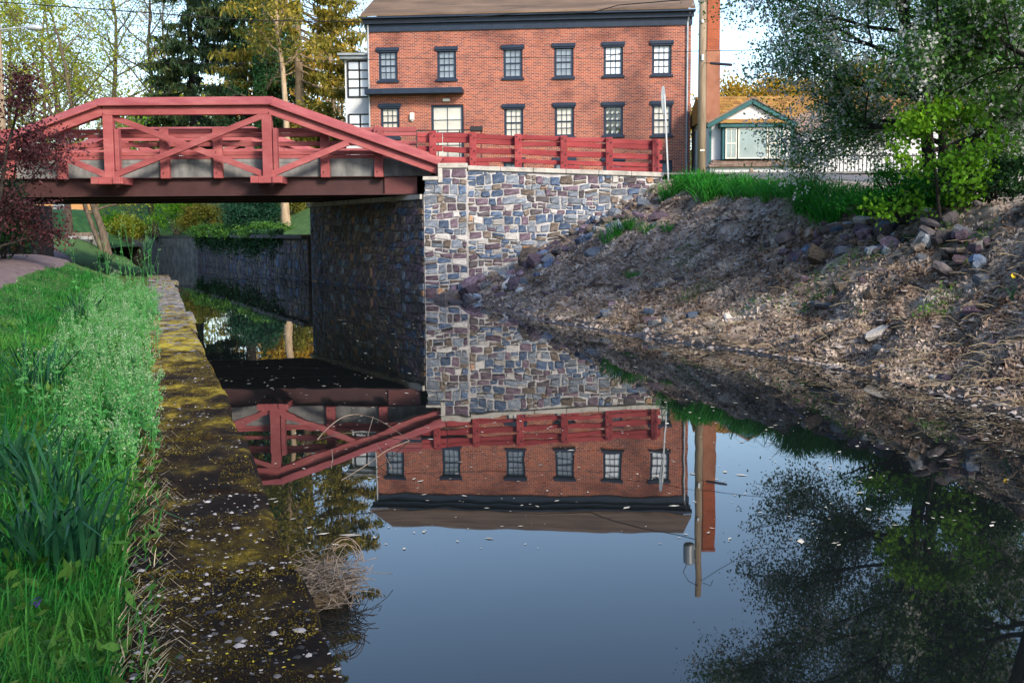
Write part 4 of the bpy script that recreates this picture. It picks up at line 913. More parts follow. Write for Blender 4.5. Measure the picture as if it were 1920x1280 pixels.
l_dark = leafmat('leaf_dark', [(.012, .05, .018), (.025, .085, .025), (.05, .12, .035)], .3)
l_lime = leafmat('leaf_lime', [(.07, .22, .015), (.14, .34, .02), (.22, .42, .03)], .5)
l_gold = leafmat('leaf_gold', [(.32, .19, .02), (.48, .29, .03), (.46, .38, .05)], .5)
l_olive = leafmat('leaf_olive_gold', [(.10, .13, .02), (.20, .20, .03), (.32, .25, .04)], .45)
l_burg = leafmat('leaf_burgundy', [(.035, .012, .016), (.07, .022, .028), (.12, .04, .045)], .3)
l_yew = leafmat('leaf_yew', [(.006, .035, .02), (.012, .06, .03), (.025, .085, .04)], .15)
l_spruce = leafmat('needle_spruce', [(.015, .045, .022), (.035, .07, .025), (.10, .10, .03)], .25)
l_pine = leafmat('needle_pine', [(.09, .105, .015), (.20, .18, .025), (.42, .30, .04)], .35)
l_bud = leafmat('leaf_bud', [(.30, .20, .09), (.38, .28, .12), (.30, .26, .08)], .4)
l_bloss = leafmat('blossom_white', [(.62, .66, .66), (.75, .77, .76), (.82, .82, .80)], .35, .12)
l_lily = leafmat('leaf_lily', [(.012, .13, .015), (.03, .24, .02), (.10, .36, .035)], .45, .25)
l_daff = leafmat('leaf_daffodil', [(.01, .06, .03), (.02, .10, .045), (.04, .14, .06)], .3, .3)
l_grass = leafmat('leaf_grass', [(.012, .12, .02), (.03, .22, .032), (.10, .30, .05)], .45, .4)
l_must = leafmat('leaf_mustard', [(.06, .30, .07), (.12, .42, .12), (.24, .50, .18)], .5, .3)
l_mflow = leafmat('flower_mustard', [(.22, .40, .16), (.36, .50, .28), (.52, .62, .50)], .4, .2)
l_straw = leafmat('dry_straw', [(.30, .24, .15), (.42, .35, .23), (.5, .44, .32)], .2, .3)
l_ivy = leafmat('leaf_ivy', [(.01, .045, .018), (.02, .075, .022), (.04, .11, .03)], .25)

# ================================================================= foreground canal wall
def copemat(name, cols, pos, sc): return mat(name, cols, sc, .95, 1.0, 40, pos=pos, detail=10)
m_md = copemat('moss_dark', [(.008, .005, .004), (.02, .012, .006), (.05, .038, .008), (.13, .10, .016)], [.36, .48, .58, .70], 3.2)
m_my = copemat('moss_yellow', [(.03, .022, .012), (.12, .09, .015), (.34, .27, .03), (.46, .38, .09)], [.34, .42, .50, .68], 3.6)
m_mg = copemat('coping_grey_stone', [(.10, .09, .085), (.24, .22, .22), (.36, .33, .33), (.16, .13, .04)], [.3, .45, .62, .75], 4)
def coping_material():
    m = bpy.data.materials.new('mossy_coping'); m.use_nodes = True; nt = m.node_tree; N = nt.nodes; L = nt.links; b = N['Principled BSDF']; b.inputs['Roughness'].default_value = .95; b.inputs['Specular IOR Level'].default_value = .15
    g = N.new('ShaderNodeNewGeometry'); sp = N.new('ShaderNodeSeparateXYZ'); L.new(g.outputs['Position'], sp.inputs[0])
    def noise(s, d, st=(1, 1, 1)):
        mp = N.new('ShaderNodeMapping'); mp.inputs['Scale'].default_value = st; L.new(g.outputs['Position'], mp.inputs[0]); n = N.new('ShaderNodeTexNoise'); n.inputs['Scale'].default_value = s; n.inputs['Detail'].default_value = d; n.inputs['Roughness'].default_value = .68; L.new(mp.outputs[0], n.inputs['Vector']); return n.outputs[0]
    def mr(src, a, b_, c, d): n = N.new('ShaderNodeMapRange'); n.inputs['From Min'].default_value = a; n.inputs['From Max'].default_value = b_; n.inputs['To Min'].default_value = c; n.inputs['To Max'].default_value = d; L.new(src, n.inputs[0]); return n.outputs[0]
    def add(a, b_): n = N.new('ShaderNodeMath'); n.operation = 'ADD'; L.new(a, n.inputs[0]); L.new(b_, n.inputs[1]); return n.outputs[0]
    def mix(f, c1, c2): n = N.new('ShaderNodeMix'); n.data_type = 'RGBA'; L.new(f, n.inputs[0]); L.new(c1, n.inputs[6]); L.new(c2, n.inputs[7]); return n.outputs[2]
    moss = add(noise(3.0, 10, (1, .7, 1)), mr(sp.outputs[1], 5, 14.5, -.03, .13))
    r1 = ramp(nt, [(.007, .004, .003), (.022, .013, .006), (.07, .05, .008), (.20, .145, .016), (.42, .34, .045)], [.40, .50, .57, .63, .72]); L.new(moss, r1.inputs[0])
    lich = noise(7, 8, (.6, 1, 1)); r2 = ramp(nt, [(.05, .048, .052), (.20, .197, .215), (.40, .39, .42)], [.35, .5, .7]); L.new(noise(9, 9), r2.inputs[0])
    f1 = mr(add(lich, mr(sp.outputs[1], 8, 19, -.06, .16)), .60, .66, 0, 1)
    L.new(mix(f1, r1.outputs[0], r2.outputs[0]), b.inputs['Base Color'])
    bp = N.new('ShaderNodeBump'); bp.inputs['Distance'].default_value = .025; L.new(add(noise(28, 6), moss), bp.inputs['Height']); L.new(bp.outputs[0], b.inputs['Normal'])
    return m
m_cst = coping_material()
cwall = E('canal_wall', (float(cope_r(4)), 4, 0), 'mossy low canal coping wall running along the towpath edge', 'canal wall')
def block(ya, yb, m, dz, jx):
    nu = max(8, int((yb - ya) / .06)); prof = [(-.0, -.22), (-.0, -.06), (.012, -.018), (.045, 0)] + [(t, 0) for t in np.linspace(.09, .66, 15)] + [(.70, -.03), (.72, -.12)]
    prof = np.array(prof); yy = np.linspace(ya, yb, nu); V = np.zeros((nu, len(prof), 3))
    for i, y_ in enumerate(yy):
        xr = float(cope_r(y_)) + jx + .06 * float(vnoise(y_, 3.3, .9)) + .03 * float(vnoise(y_, 8.3, .25))
        V[i, :, 0] = xr - prof[:, 0]; V[i, :, 1] = y_; V[i, :, 2] = CZ + dz + prof[:, 1]
    e = np.minimum(np.arange(nu), nu - 1 - np.arange(nu)); V[:, 2:, 2] -= np.where(e < 1, .03, 0)[:, None]
    V[:, :, 2] += .035 * vnoise(V[:, :, 0], V[:, :, 1], .3) + .022 * vnoise(V[:, :, 0], V[:, :, 1], .11) + .012 * vnoise(V[:, :, 0], V[:, :, 1], .05)
    h, w = nu, len(prof); i = (np.arange(h - 1)[:, None] * w + np.arange(w - 1)[None]).ravel(); F = [np.stack([i, i + w, i + w + 1, i + 1], 1)]
    npobj('coping_stone', V.reshape(-1, 3), F, m, cwall, smooth=True)
y_ = 1.2; kk = 0
while y_ < 37:
    L = rng.uniform(1.2, 2.0) if y_ < 17 else rng.uniform(1.5, 2.6); m = m_cst
    far = y_ > 16.5
    block(y_, y_ + L - (.03 if far else -.02), m, rng.normal(0, .02) if far else 0, rng.normal(0, .06 if far else .01)); y_ += L; kk += 1
mb = MB(); a, b = 1.0, 38.0
prism(mb, [(float(cope_r(a)) - .05, a), (float(cope_r(b)) - .05, b), (float(cope_r(b)) - .6, b), (float(cope_r(a)) - .6, a)], -.7, CZ - .06); mb.build('wall_face', m_stone[6], cwall)
# pebbles, litter and petals lying on the coping
def scatter_cope(n, ymin, ymax, r):
    y = ymin * (ymax / ymin) ** r.random(n); t = r.uniform(.03, .68, n); x = cope_r(y) - t
    return x, y, CZ + .035 * vnoise(x, y, .3) + .022 * vnoise(x, y, .11) + .012 * vnoise(x, y, .05)
def pebbles(x, y, z, s, r):
    ico = np.array([(1, 0, 0), (-1, 0, 0), (0, 1, 0), (0, -1, 0), (0, 0, 1), (.7, .7, .35), (-.7, .7, .3), (.7, -.7, .3), (-.7, -.7, .35)])
    F = np.array([(0, 5, 4), (5, 2, 4), (2, 6, 4), (6, 1, 4), (1, 8, 4), (8, 3, 4), (3, 7, 4), (7, 0, 4)]); n = len(x)
    V = ico[None] * (s[:, None, None] * r.uniform(.6, 1.4, (n, 1, 3)) * [1, 1, .55]) * r.uniform(.85, 1.15, (n, 9, 1)); th = r.uniform(0, 6.28, n); c, s_ = np.cos(th)[:, None], np.sin(th)[:, None]
    V = np.stack([V[..., 0] * c - V[..., 1] * s_, V[..., 0] * s_ + V[..., 1] * c, V[..., 2]], -1) + np.stack([x, y, z], 1)[:, None]
    return V.reshape(-1, 3), (F[None] + (np.arange(n) * 9)[:, None, None]).reshape(-1, 3)
r = np.random.default_rng(41)
m_peb = mat('pebble', [(.05, .046, .05), (.12, .11, .11), (.30, .28, .28)], 3, .7, island=1.0)
x, y, z = scatter_cope(1900, 3.0, 16, r); keep = vnoise(x, y, .5) + vnoise(x, y, .2) * .6 + np.where(y < 3.9, .3, 0) > .14; x, y, z = x[keep], y[keep], z[keep]
V, F = pebbles(x, y, z, r.gamma(2.0, .0026, len(x)) + .0025, r); o = npobj('pebbles', V, F, m_peb, smooth=True); tag(o, 'small grey pebbles scattered over the mossy coping', 'pebbles', kind='stuff')
for nm, n, s_, mm, lab in (('fallen_petals', 260, .016, leafmat('petal_yellow', [(.62, .48, .03), (.72, .6, .06)], .3, .1), 'tiny yellow petals fallen on the dark moss'), ('leaf_bits', 900, .014, l_straw, 'pale straw bits and bud scales strewn on the coping')):
    x, y, z = scatter_cope(n, 3.0, 20, r); V, F = leaf_geo(np.stack([x, y, z + .008], 1), s_ * r.uniform(.5, 1.5, n), r, .45 if n > 500 else .8, 0, 4); d = V.reshape(-1, 4, 3); d[:, :, 2] = d[:, :, 2] * .25 + (d[:, :, 2].mean(1, keepdims=True)) * .75
    tag(npobj(nm, V, F, mm), lab, 'litter', kind='stuff')
# moss tufts: short dense blades on the yellow and olive patches
x, y, z = scatter_cope(52000, 3.0, 19, r); k = vnoise(x, y, .45) + .5 * vnoise(x, y, .17) > .02; x, y, z = x[k], y[k], z[k]; n = len(x)
l_moss = leafmat('moss_blade', [(.05, .038, .006), (.12, .09, .012), (.24, .19, .03)], .3, .35)
V, F = blade_geo(np.stack([x, y, z - .004], 1), r.uniform(.004, .012, n), r.normal(0, .005, (n, 2)), r.uniform(.003, .006, n), r); tag(npobj('moss', V, F, l_moss), 'olive and yellow moss cushions on the coping stones', 'moss', kind='stuff')

# ================================================================= verge plants
def vpoint(n, ymin, ymax, smin, smax, r, p=1.0):
    y = ymin * (ymax / ymin) ** r.random(n); s_ = smin + (smax - smin) * r.random(n) ** p; x = leftedge(y) - s_; return x, y, s_
r = np.random.default_rng(42)
n = 95000; x, y, s_ = vpoint(n, 2.6, 27, -.10, 3.8, r, 1.25); pc = path_c(y); k = (np.abs(x - pc) > 1.35) & (x > -.46 * y - .5); x, y, s_ = x[k], y[k], s_[k]; n = len(x)
hgt = r.gamma(4, .022, n) * (1 + .7 * vnoise(x, y, .35)) * np.where(s_ > 1.6, .55, 1) * np.where(s_ < .1, .7, 1); z = left_z(x, y)
V, F = blade_geo(np.stack([x, y, z - .01], 1), np.clip(hgt, .02, .3), r.normal(0, .05, (n, 2)) + [.025, 0], r.uniform(.003, .0065, n) * (1 + y / 12), r, .4); tag(npobj('grass', V, F, l_grass), 'green grass covering the towpath verge', 'grass', kind='stuff')
n = 1300; x, y, s_ = vpoint(n, 2.8, 14, -.16, .12, r); V, F = blade_geo(np.stack([x, y, left_z(x, y) + .02], 1), r.uniform(.03, .14, n), r.normal(.08, .06, (n, 2)), r.uniform(.003, .005, n), r, .6); tag(npobj('dry_grass', V, F, l_straw), 'dry straw grass fringing the mossy coping', 'grass', kind='stuff')
# broad weed leaves
n = 3600; x, y, s_ = vpoint(n, 2.8, 14, -.1, 2.0, r, 1.2); V, F = leaf_geo(np.stack([x, y, left_z(x, y) + r.uniform(.02, .10, n)], 1), r.uniform(.03, .11, n), r, .38, -.2, 1.2); tag(npobj('weed_leaves', V, F, l_green), 'low broad weed leaves among the verge grass', 'weeds', kind='stuff')
# mustard plants: stalk, leaves and flower head
def mustard_geo(r, H):
    k = 7; u = np.linspace(0, 1, k); ln = r.normal(0, .07, 2) * H; pts = np.stack([ln[0] * u ** 2, ln[1] * u ** 2, H * u], 1); lines = [(pts, np.linspace(.0035, .0018, k))]; heads = [pts[-1]]; lv = []
    for j in range(r.integers(2, 6)):
        i = r.integers(2, 6); d = np.array([*r.normal(0, .5, 2), 1.0]); p, q = limb(pts[i], d, H * r.uniform(.15, .35), .002, r, 3, .1, .3, .0012); lines.append((p, q)); heads.append(p[-1])
    st = tubes_np(lines, 4); Lc = np.concatenate([p[r.integers(0, len(p), 9)] for p, _ in lines]) + r.normal(0, .012, (9 * len(lines), 3))
    lf = leaf_geo(Lc, np.clip(.075 * (1 - Lc[:, 2] / H * .75), .014, .1) * r.uniform(.6, 1.3, len(Lc)), r, .42, -.3, .6)
    hc = np.repeat(np.array(heads), 12, 0); fl = leaf_geo(hc + r.normal(0, .013, hc.shape) * [1, 1, 1.4], r.uniform(.007, .013, len(hc)), r, .9, 0, .4)
    return join_geo([st, lf]), fl
def mustard_at(x, y, H, r, label, group):
    g, fl = mustard_geo(r, H); b = np.array([x, y, float(left_z(x, y)) - .01]); T = E('mustard_plant', b, label, 'plant', group)
    npobj('stalk', g[0] + b, g[1], l_must, T); npobj('flower_head', fl[0] + b, fl[1], l_mflow, T)
r = np.random.default_rng(43)
ORD = dict(zip(sorted((221, 236, 253, 278, 186, 140, 200, 270, 289, 44, 242, 262)), 'first second third fourth fifth sixth seventh eighth ninth tenth eleventh twelfth'.split()))
for px, py, Y in ((221, 412, 17), (236, 421, 15.5), (253, 418, 18), (278, 408, 16), (186, 447, 15), (140, 452, 18), (200, 456, 16), (270, 448, 14), (289, 494, 13), (44, 524, 10), (242, 432, 13.5), (262, 432, 14.5)):
    q = P(px, py, Y); zg = float(left_z(q.x, Y)); mustard_at(q.x, Y, max(.3, q.z - zg), r, ORD[px] + ' tall mustard stalk from the left rising above the verge', 'tall mustard stalks above the verge')
for i in range(70):
    Y = r.uniform(6.5, 20); x = float(leftedge(Y)) - r.uniform(-.05, 1.0); mustard_at(x, Y, r.uniform(.28, .6), r, 'pale green flowering mustard plant on the verge ' + ('near the daffodil leaf clumps' if Y < 10 else 'beside the yellow mossy coping' if Y < 15.5 else 'far along beside the grey coping'), 'mustard plants on the verge')
gs = []; gf = []
for i in range(330):
    Y = 6.2 * (25 / 6.2) ** r.random(); x = float(leftedge(Y)) - r.uniform(-.12, .95) * (1 if Y > 9 else .6) ; g, fl = mustard_geo(r, r.uniform(.18, .5)); b = np.array([x, Y, float(left_z(x, Y)) - .01]); gs.append((g[0] + b, g[1])); gf.append((fl[0] + b, fl[1]))
V, F = join_geo(gs); tag(npobj('verge_herbs', V, F, l_must), 'dense pale green herb stalks filling the verge', 'herbs', kind='stuff')
V, F = join_geo(gf); tag(npobj('herb_flowers', V, F, l_mflow), 'tiny cream flower heads over the verge herbs', 'flowers', kind='stuff')
# daffodil leaf clumps
def clump_mesh(nm, n, H, wid, lean, m, r, spread):
    B = np.concatenate([r.normal(0, spread, (n, 2)), np.zeros((n, 1))], 1); V, F = blade_geo(B, H * r.uniform(.55, 1.1, n), r.normal(0, lean, (n, 2)) + B[:, :2] * 1.5, wid * r.uniform(.7, 1.2, n), r, .45); return npmesh(nm, V, F, m)
dm = [clump_mesh('leaves', 46, .42, .019, .10, l_daff, r, .09) for _ in range(3)]
daff = [(60, 720, 'large dark daffodil leaf clump on the verge, at left above'), (20, 860, 'dark daffodil leaf clump cut by the left picture edge'), (100, 905, 'upright daffodil leaf clump in front of the grass'), (130, 1010, 'tall strap leaf clump nearest the mossy coping at lower left'), (40, 1000, 'bending strap leaf clump low at the left edge'), (150, 600, 'grey green daffodil leaves among the mustard plants'), (195, 500, 'distant daffodil leaves behind the mustard plants')]
for i, (px, py, lab) in enumerate(daff):
    q = PZ(px, py, .5); o = link('daffodil_clump', dm[i % 3]); o.location = (q.x, q.y, float(left_z(q.x, q.y)) - .01); o.rotation_euler = (0, 0, i * 1.3); s0 = (1.25, 1, 1, 1.05, .9, 1.1, 1.3)[i]; o.scale = (s0, s0, s0); tag(o, lab, 'plant', 'daffodil leaf clumps on the verge')
q = PZ(63, 1106, .5); vi = E('violet_flower', (q.x, q.y, float(left_z(q.x, q.y))), 'single purple violet flower low in the dark grass', 'flower')
b = np.array(WO[vi.name]); V, F = tubes_np([(np.array([b, b + [0, 0, .04], b + [.01, 0, .09]]), np.array([.002, .002, .0015]))], 4); npobj('stem', V, F, l_grass, vi)
a_ = np.arange(5) * 1.257; V, F = leaf_geo(np.stack([b[0] + .01 + .012 * np.cos(a_), b[1] - .005 + 0 * a_, b[2] + .095 + .012 * np.sin(a_)], 1), np.full(5, .028), r, .8); npobj('petals', V, F, leafmat('violet_petal', [(.12, .03, .42), (.2, .06, .55)], .3, .1), vi)

# ================================================================= right bank cover
r = np.random.default_rng(44)
def bpoint(n, tmin, tmax, r, ymin=9, ymax=32, p=1.0):
    y = ymin * (ymax / ymin) ** r.random(n); t = tmin + (tmax - tmin) * r.random(n) ** p; x = shore(y) + t * (crest(y) - shore(y)); return x, y, bank_z(x, y), t
l_lit = leafmat('dead_leaf', [(.05, .036, .03), (.22, .16, .13), (.44, .36, .31), (.62, .55, .50)], .2, .3)
n = 95000; x, y, z, t = bpoint(n, .02, 1.15, r); k = r.random(n) < np.clip(.35 + 1.6 * vnoise(x, y, 1.1) + .5, .12, 1) * np.where(t < .10, .3, 1); x, y, z = x[k], y[k], z[k]; n = len(x)
V, F = leaf_geo(np.stack([x, y, z + .012], 1), r.uniform(.035, .10, n) * (.7 + y / 40), r, .6, 0, 1.2); tag(npobj('leaf_litter', V, F, l_lit), 'brown and tan dead leaves covering the right bank', 'leaf litter', kind='stuff')
n = 9000; x, y, z, t = bpoint(n, 0, .95, r); s0 = r.gamma(2, .009, n) + .006; V, F = pebbles(x, y, z, s0, r); m_rub = mat('rubble', [(.06, .052, .055), (.14, .125, .125), (.26, .235, .23)], 3, .85, island=1.0); tag(npobj('rubble_chips', V, F, m_rub), 'small stone chips scattered over the bank soil', 'gravel', kind='stuff')
n = 4200; x, y, z, t = bpoint(n, .06, .9, r, p=1.3); th = r.uniform(0, 6.28, n); L = r.uniform(.06, .35, n); lines = []
for i in range(n):
    d = np.array([math.cos(th[i]), math.sin(th[i]), r.normal(0, .15)]); p = np.array([x[i], y[i], z[i] + .02]); lines.append((np.array([p, p + d * L[i] * .5 + [0, 0, r.uniform(0, .04)], p + d * L[i]]), np.array([.004, .0035, .002])))
V, F = tubes_np(lines, 3); tag(npobj('dead_stems', V, F, l_straw), 'dry twigs and dead stems lying over the bank', 'twigs', kind='stuff')
for nm, n, t0, t1, sc, lab, lm, th0 in (('bank_weeds', 9000, .35, 1.15, .05, 'small green weeds sprouting through the bank litter', l_green, .17),):
    x, y, z, t = bpoint(n * 3, t0, t1, r, 10, 24); k = vnoise(x, y, .9) + .5 * vnoise(x, y, .3) > th0; x, y, z = x[k], y[k], z[k]; n = len(x); V, F = leaf_geo(np.stack([x, y, z + r.uniform(.02, .14, n)], 1), r.uniform(.02, .06, n), r, .5, 0, .6); tag(npobj(nm, V, F, lm), lab, 'weeds', kind='stuff')
# loose rocks, one object each
def rock_mesh(r, flat):
    th = np.array([.3, .75, 1.9, 2.5, 3.5, 4.4, 5.3]) + r.uniform(-.3, .3, 7); R1 = r.uniform(.75, 1.15, 7); top = np.stack([np.cos(th) * R1 * .9, np.sin(th) * R1 * .9, (.8 + .25 * np.cos(th + r.uniform(0, 6))) * flat], 1); mid = np.stack([np.cos(th) * R1, np.sin(th) * R1, r.uniform(.05, .3, 7) * flat], 1); bot = np.stack([np.cos(th) * R1 * .8, np.sin(th) * R1 * .8, np.full(7, -.6 * flat)], 1)
    V = np.concatenate([bot, mid, top]); F = []
    for a in (0, 7):
        for k in range(7): k2 = (k + 1) % 7; F.append((a + k, a + k2, a + 7 + k2, a + 7 + k))
    F.append(tuple(range(14, 21))); F.append(tuple(range(7))[::-1]); return V, F
rockme = []
for k in range(14):
    V, F = rock_mesh(r, r.uniform(.35, .95)); row = []
    for m in m_stone[:5] + [m_stone[6]]:
        me = bpy.data.meshes.new('rock'); me.from_pydata(V.tolist(), [], F); me.materials.append(m); row.append(me)
    rockme.append(row)
RX = MB(); RXM = []
def rock(x, y, s, lab, grp, mi=None, tilt=.35, sq=None, dz=0, name='rock', spare=False):
    o = link(name, rockme[r.integers(0, 14)][mi if mi is not None else int(r.choice(6, p=[.04, .24, .20, .34, .02, .16]))]); o.location = (x, y, float(bank_z(x, y)) + s * .12 + dz); o.rotation_euler = (r.normal(0, tilt), r.normal(0, tilt), r.uniform(0, 6.28)); q = sq or (r.uniform(.8, 1.5), r.uniform(.6, 1), r.uniform(.6, 1.1)); o.scale = (s * q[0], s * q[1], s * q[2]); tag(o, lab, 'rock', grp)
    if spare:
        Mx = Matrix.LocRotScale(o.location, o.rotation_euler, o.scale); RX.add([Mx @ v.co for v in o.data.vertices], [tuple(p.vertices) for p in o.data.polygons]); RXM.extend([int(m_stone.index(o.data.materials[0]))] * len(o.data.polygons)); bpy.data.objects.remove(o)
for i in range(270):      # spill along the foot of the wing wall
    x = XP - .6 + (XE - XP) * r.random() ** .9; y = 32.0 - abs(r.normal(0, 1.7)) - .1; rock(x, y, r.uniform(.09, .2 if r.random() < .7 else .32), 'angular rock in the rubble spill ' + ('at the waterside corner of the wing wall' if x < 0 else 'along the middle of the wing wall' if x < 2.6 else 'below the upper end of the wing wall'), 'rubble along the wing wall', spare=i >= 155)
for i in range(140):      # tumbled dry wall on the upper right bank
    px = r.uniform(1430, 1850); Y = np.interp(px, [1430, 1850], [21, 14.5]) + r.normal(0, .55); x = (px - 960) / FPX * Y; rock(x, Y, r.uniform(.06, .16), 'blocky stone in the tumbled dry wall ' + ('below the day lilies' if px < 1600 else 'below the lime sapling' if px < 1760 else 'near the right picture edge'), 'tumbled dry wall stones', dz=r.uniform(0, .1), spare=i >= 90)
for i in range(60):      # loose stones lower on the slope
    x, y, z, t = bpoint(1, .12, .6, r, 11, 28); rock(float(x[0]), float(y[0]), r.uniform(.05, .14), 'single loose stone on the leafy lower slope of the bank', 'loose stones on the lower bank', spare=i >= 42)
o = RX.build('scattered_rubble', m_stone); o.data.polygons.foreach_set('material_index', RXM); tag(o, 'smaller mixed rubble strewn between the larger bank rocks', 'rubble', kind='stuff')
for px, py, s0, mi, sq, lab in ((1537, 577, .17, 2, (1.5, .7, .35), 'pale grey pointed slab lying alone on the leafy bank'), (1327, 594, .17, 3, (1.2, .9, .8), 'squared brown block low on the bank beside a dark rock'), (1296, 597, .1, 0, (1, .9, .9), 'round blue grey rock beside the squared brown block'), (1218, 589, .12, 0, (1.3, .8, .7), 'dark grey rock alone at the edge of the mud flat'), (1650, 628, .17, 4, (1.4, .7, .5), 'whitish flat stone above the wet shoreline'), (1652, 660, .12, 4, (1.1, .8, .8), 'small whitish lump just above the wet shoreline'), (1835, 478, .13, 4, (.8, .6, 1.3), 'upright white stone standing in the tumbled wall'), (1530, 720, .14, 2, (1.5, .6, .4), 'grey slab lying half in the water near shore'), (1575, 545, .12, 3, (.7, .7, 1.1), 'brown block standing just above the pale pointed slab')):
    d = ray(px, py); tt_ = np.linspace(8, 34, 900); pp = np.array([[0, 0, HC]]) + np.outer(tt_ / d.y, np.array(d)); under = pp[:, 2] < np.maximum(bank_z(pp[:, 0], pp[:, 1]), -.02); i = int(np.argmax(under)); rock(pp[i, 0], pp[i, 1], s0 * 1.15, lab, None, mi, .15, sq)
# day lily clumps on the crest
lm_ = [clump_mesh('leaves', 60, .62, .024, .24, l_lily, r, .12) for _ in range(4)]
k = 0
for px in np.linspace(1222, 1735, 44):
    Y = np.interp(px, [1215, 1250, 1400, 1500, 1700, 1740], [30.6, 29.4, 26, 21.9, 18, 17.6]) + r.normal(0, .25)
    for row in range(2):
        yy_ = Y + row * .5; x = float(crest(yy_)) + r.normal(0, .12) + row * .45; 
        if px > 1650 and row: continue
        o = link('daylily_clump', lm_[k % 4]); o.location = (x, yy_, float(bank_z(x, yy_)) - .02); o.rotation_euler = (0, 0, r.uniform(0, 6)); s0 = r.uniform(.75, 1.1) * (.85 if px > 1600 else 1); o.scale = (s0, s0, s0)
        tag(o, ('front', 'rear')[row] + ' row day lily clump on the bank top ' + ('just below the road sign' if px < 1310 else 'before the white cottage' if px < 1500 else 'before the iron fence' if px < 1640 else 'at the foot of the blossom tree'), 'plant', 'day lily clumps along the bank top'); k += 1
for px, py, s0, lab in ((1140, 455, .8, 'lowest green grass tuft on the bank slope'), (1160, 440, .9, 'bushy green grass tuft on the slope below the wing wall'), (1180, 430, .75, 'highest grass tuft of the small row on the slope'), (1212, 440, .7, 'lone green tuft right of the grass tuft row'), (1252, 435, .6, 'small green tuft under the day lilies'), (1183, 522, .45, 'tiny daffodil sprout low on the leafy slope')):
    d = ray(px, py); tt_ = np.linspace(8, 34, 900); pp = np.array([[0, 0, HC]]) + np.outer(tt_ / d.y, np.array(d)); i = int(np.argmax(pp[:, 2] < bank_z(pp[:, 0], pp[:, 1]))); o = link('grass_tuft', lm_[k % 4]); k += 1; o.location = (pp[i, 0], pp[i, 1], float(bank_z(pp[i, 0], pp[i, 1])) - .03); o.scale = (s0, s0, s0 * .9); tag(o, lab, 'plant', 'green tufts on the bank slope')
d = ray(1898, 565); tt_ = np.linspace(8, 34, 900); pp = np.array([[0, 0, HC]]) + np.outer(tt_ / d.y, np.array(d)); i = int(np.argmax(pp[:, 2] < bank_z(pp[:, 0], pp[:, 1]))); q = Vector(pp[i]); df = E('daffodil', (q.x, q.y, float(bank_z(q.x, q.y))), 'single yellow daffodil blooming at the right edge of bank', 'flower'); b = np.array(WO[df.name])
V, F = tubes_np([(np.array([b, b + [0, 0, .16], b + [-.01, -.01, .27]]), np.array([.004, .004, .003]))], 4); npobj('stem', V, F, l_daff, df)
a_ = np.arange(6) * 1.047; V, F = leaf_geo(np.stack([b[0] + .02 * np.cos(a_), b[1] - .02 + 0 * a_, b[2] + .29 + .02 * np.sin(a_)], 1), np.full(6, .05), r, .75); npobj('petals', V, F, leafmat('daffodil_yellow', [(.7, .5, .02), (.8, .62, .04)], .3, .1), df)
V, F = blade_geo(np.tile(b, (8, 1)), r.uniform(.15, .28, 8), r.normal(0, .1, (8, 2)), np.full(8, .014), r); npobj('leaves', V, F, l_daff, df)

# ================================================================= things on the water
r = np.random.default_rng(45)
n = 2600; y = 6 * (32 / 6) ** r.random(n); u = r.random(n); xr_ = shore(y); xl_ = cope_r(y); x = np.where(r.random(n) < .45, xr_ - np.abs(r.normal(0, .5, n)), xl_ + (xr_ - xl_) * u)
kk_ = (x > xl_ + .05) & (x < xr_ + .1); x, y = x[kk_], y[kk_]; n = len(x); s0 = r.gamma(1.6, .0075, n) + .004; th = r.uniform(0, 6.28, n); c, s_ = np.cos(th), np.sin(th); V = []
for a, b in ((-1, 0), (0, -.4), (1, 0), (0, .45)): V.append(np.stack([x + (a * c - b * s_) * s0, y + (a * s_ + b * c) * s0, np.full(n, .004)], 1))
tag(npobj('floating_specks', np.stack(V, 1).reshape(-1, 3), np.arange(n * 4).reshape(-1, 4), mat('pale_speck', [(.34, .31, .25), (.6, .57, .5)], 3, .8, island=.3)), 'pale seeds and leaf specks floating on the canal', 'specks', kind='stuff')
fb = E('sunken_branch', PZ(660, 830, 0), 'thin bare branch arching out of the canal below the bridge', 'branch')
for pts, rad in (([(595, 824, 0), (620, 806, .05), (655, 792, .09), (700, 797, .08), (735, 812, .05), (768, 826, 0)], .0045), ([(768, 826, 0), (725, 855, .05), (690, 880, .04), (640, 900, 0)], .004), ([(700, 797, .08), (694, 812, .05), (690, 822, .03)], .003), ([(735, 886, .02), (725, 872, .06), (705, 850, .08)], .003), ([(622, 850, .03), (624, 864, .02), (621, 878, 0)], .004)):
    q = [PZ(a, b_ + 0, 0) for a, b_, c in pts]; q = [Vector((v.x, v.y, c)) for v, (_, _, c) in zip(q, pts)]; qa = np.array(q); tt_ = np.linspace(0, 1, len(qa)); t2 = np.linspace(0, 1, 24); sm_ = np.stack([np.interp(t2, tt_, qa[:, k_]) for k_ in range(3)], 1); ke = np.ones(5) / 5; sm2 = np.stack([np.convolve(np.pad(sm_[:, k_], 2, mode='edge'), ke, 'valid') for k_ in range(3)], 1); sm2[0], sm2[-1] = qa[0], qa[-1]; mb = MB(); mb.tube(sm2, rad * np.linspace(1, .6, 24), 5); mb.build('twig', m_rail, fb)
ns = E('twig_tangle', PZ(622, 1120, .02), 'tangled clump of dead twigs caught against the coping edge', 'twigs'); c0 = np.array(WO[ns.name]); lines = []
for i in range(360):
    a = r.uniform(0, 6.28); p = c0 + [r.normal(-.02, .08), r.normal(.02, .10), abs(r.normal(.08, .05))]; d = unit(np.array([math.cos(a), math.sin(a), r.normal(0, .25)])); L = r.uniform(.06, .24); q, w = limb(p - d * L / 2, d, L, .0022, r, 4, .3, -.05, .0014); lines.append((q, w))
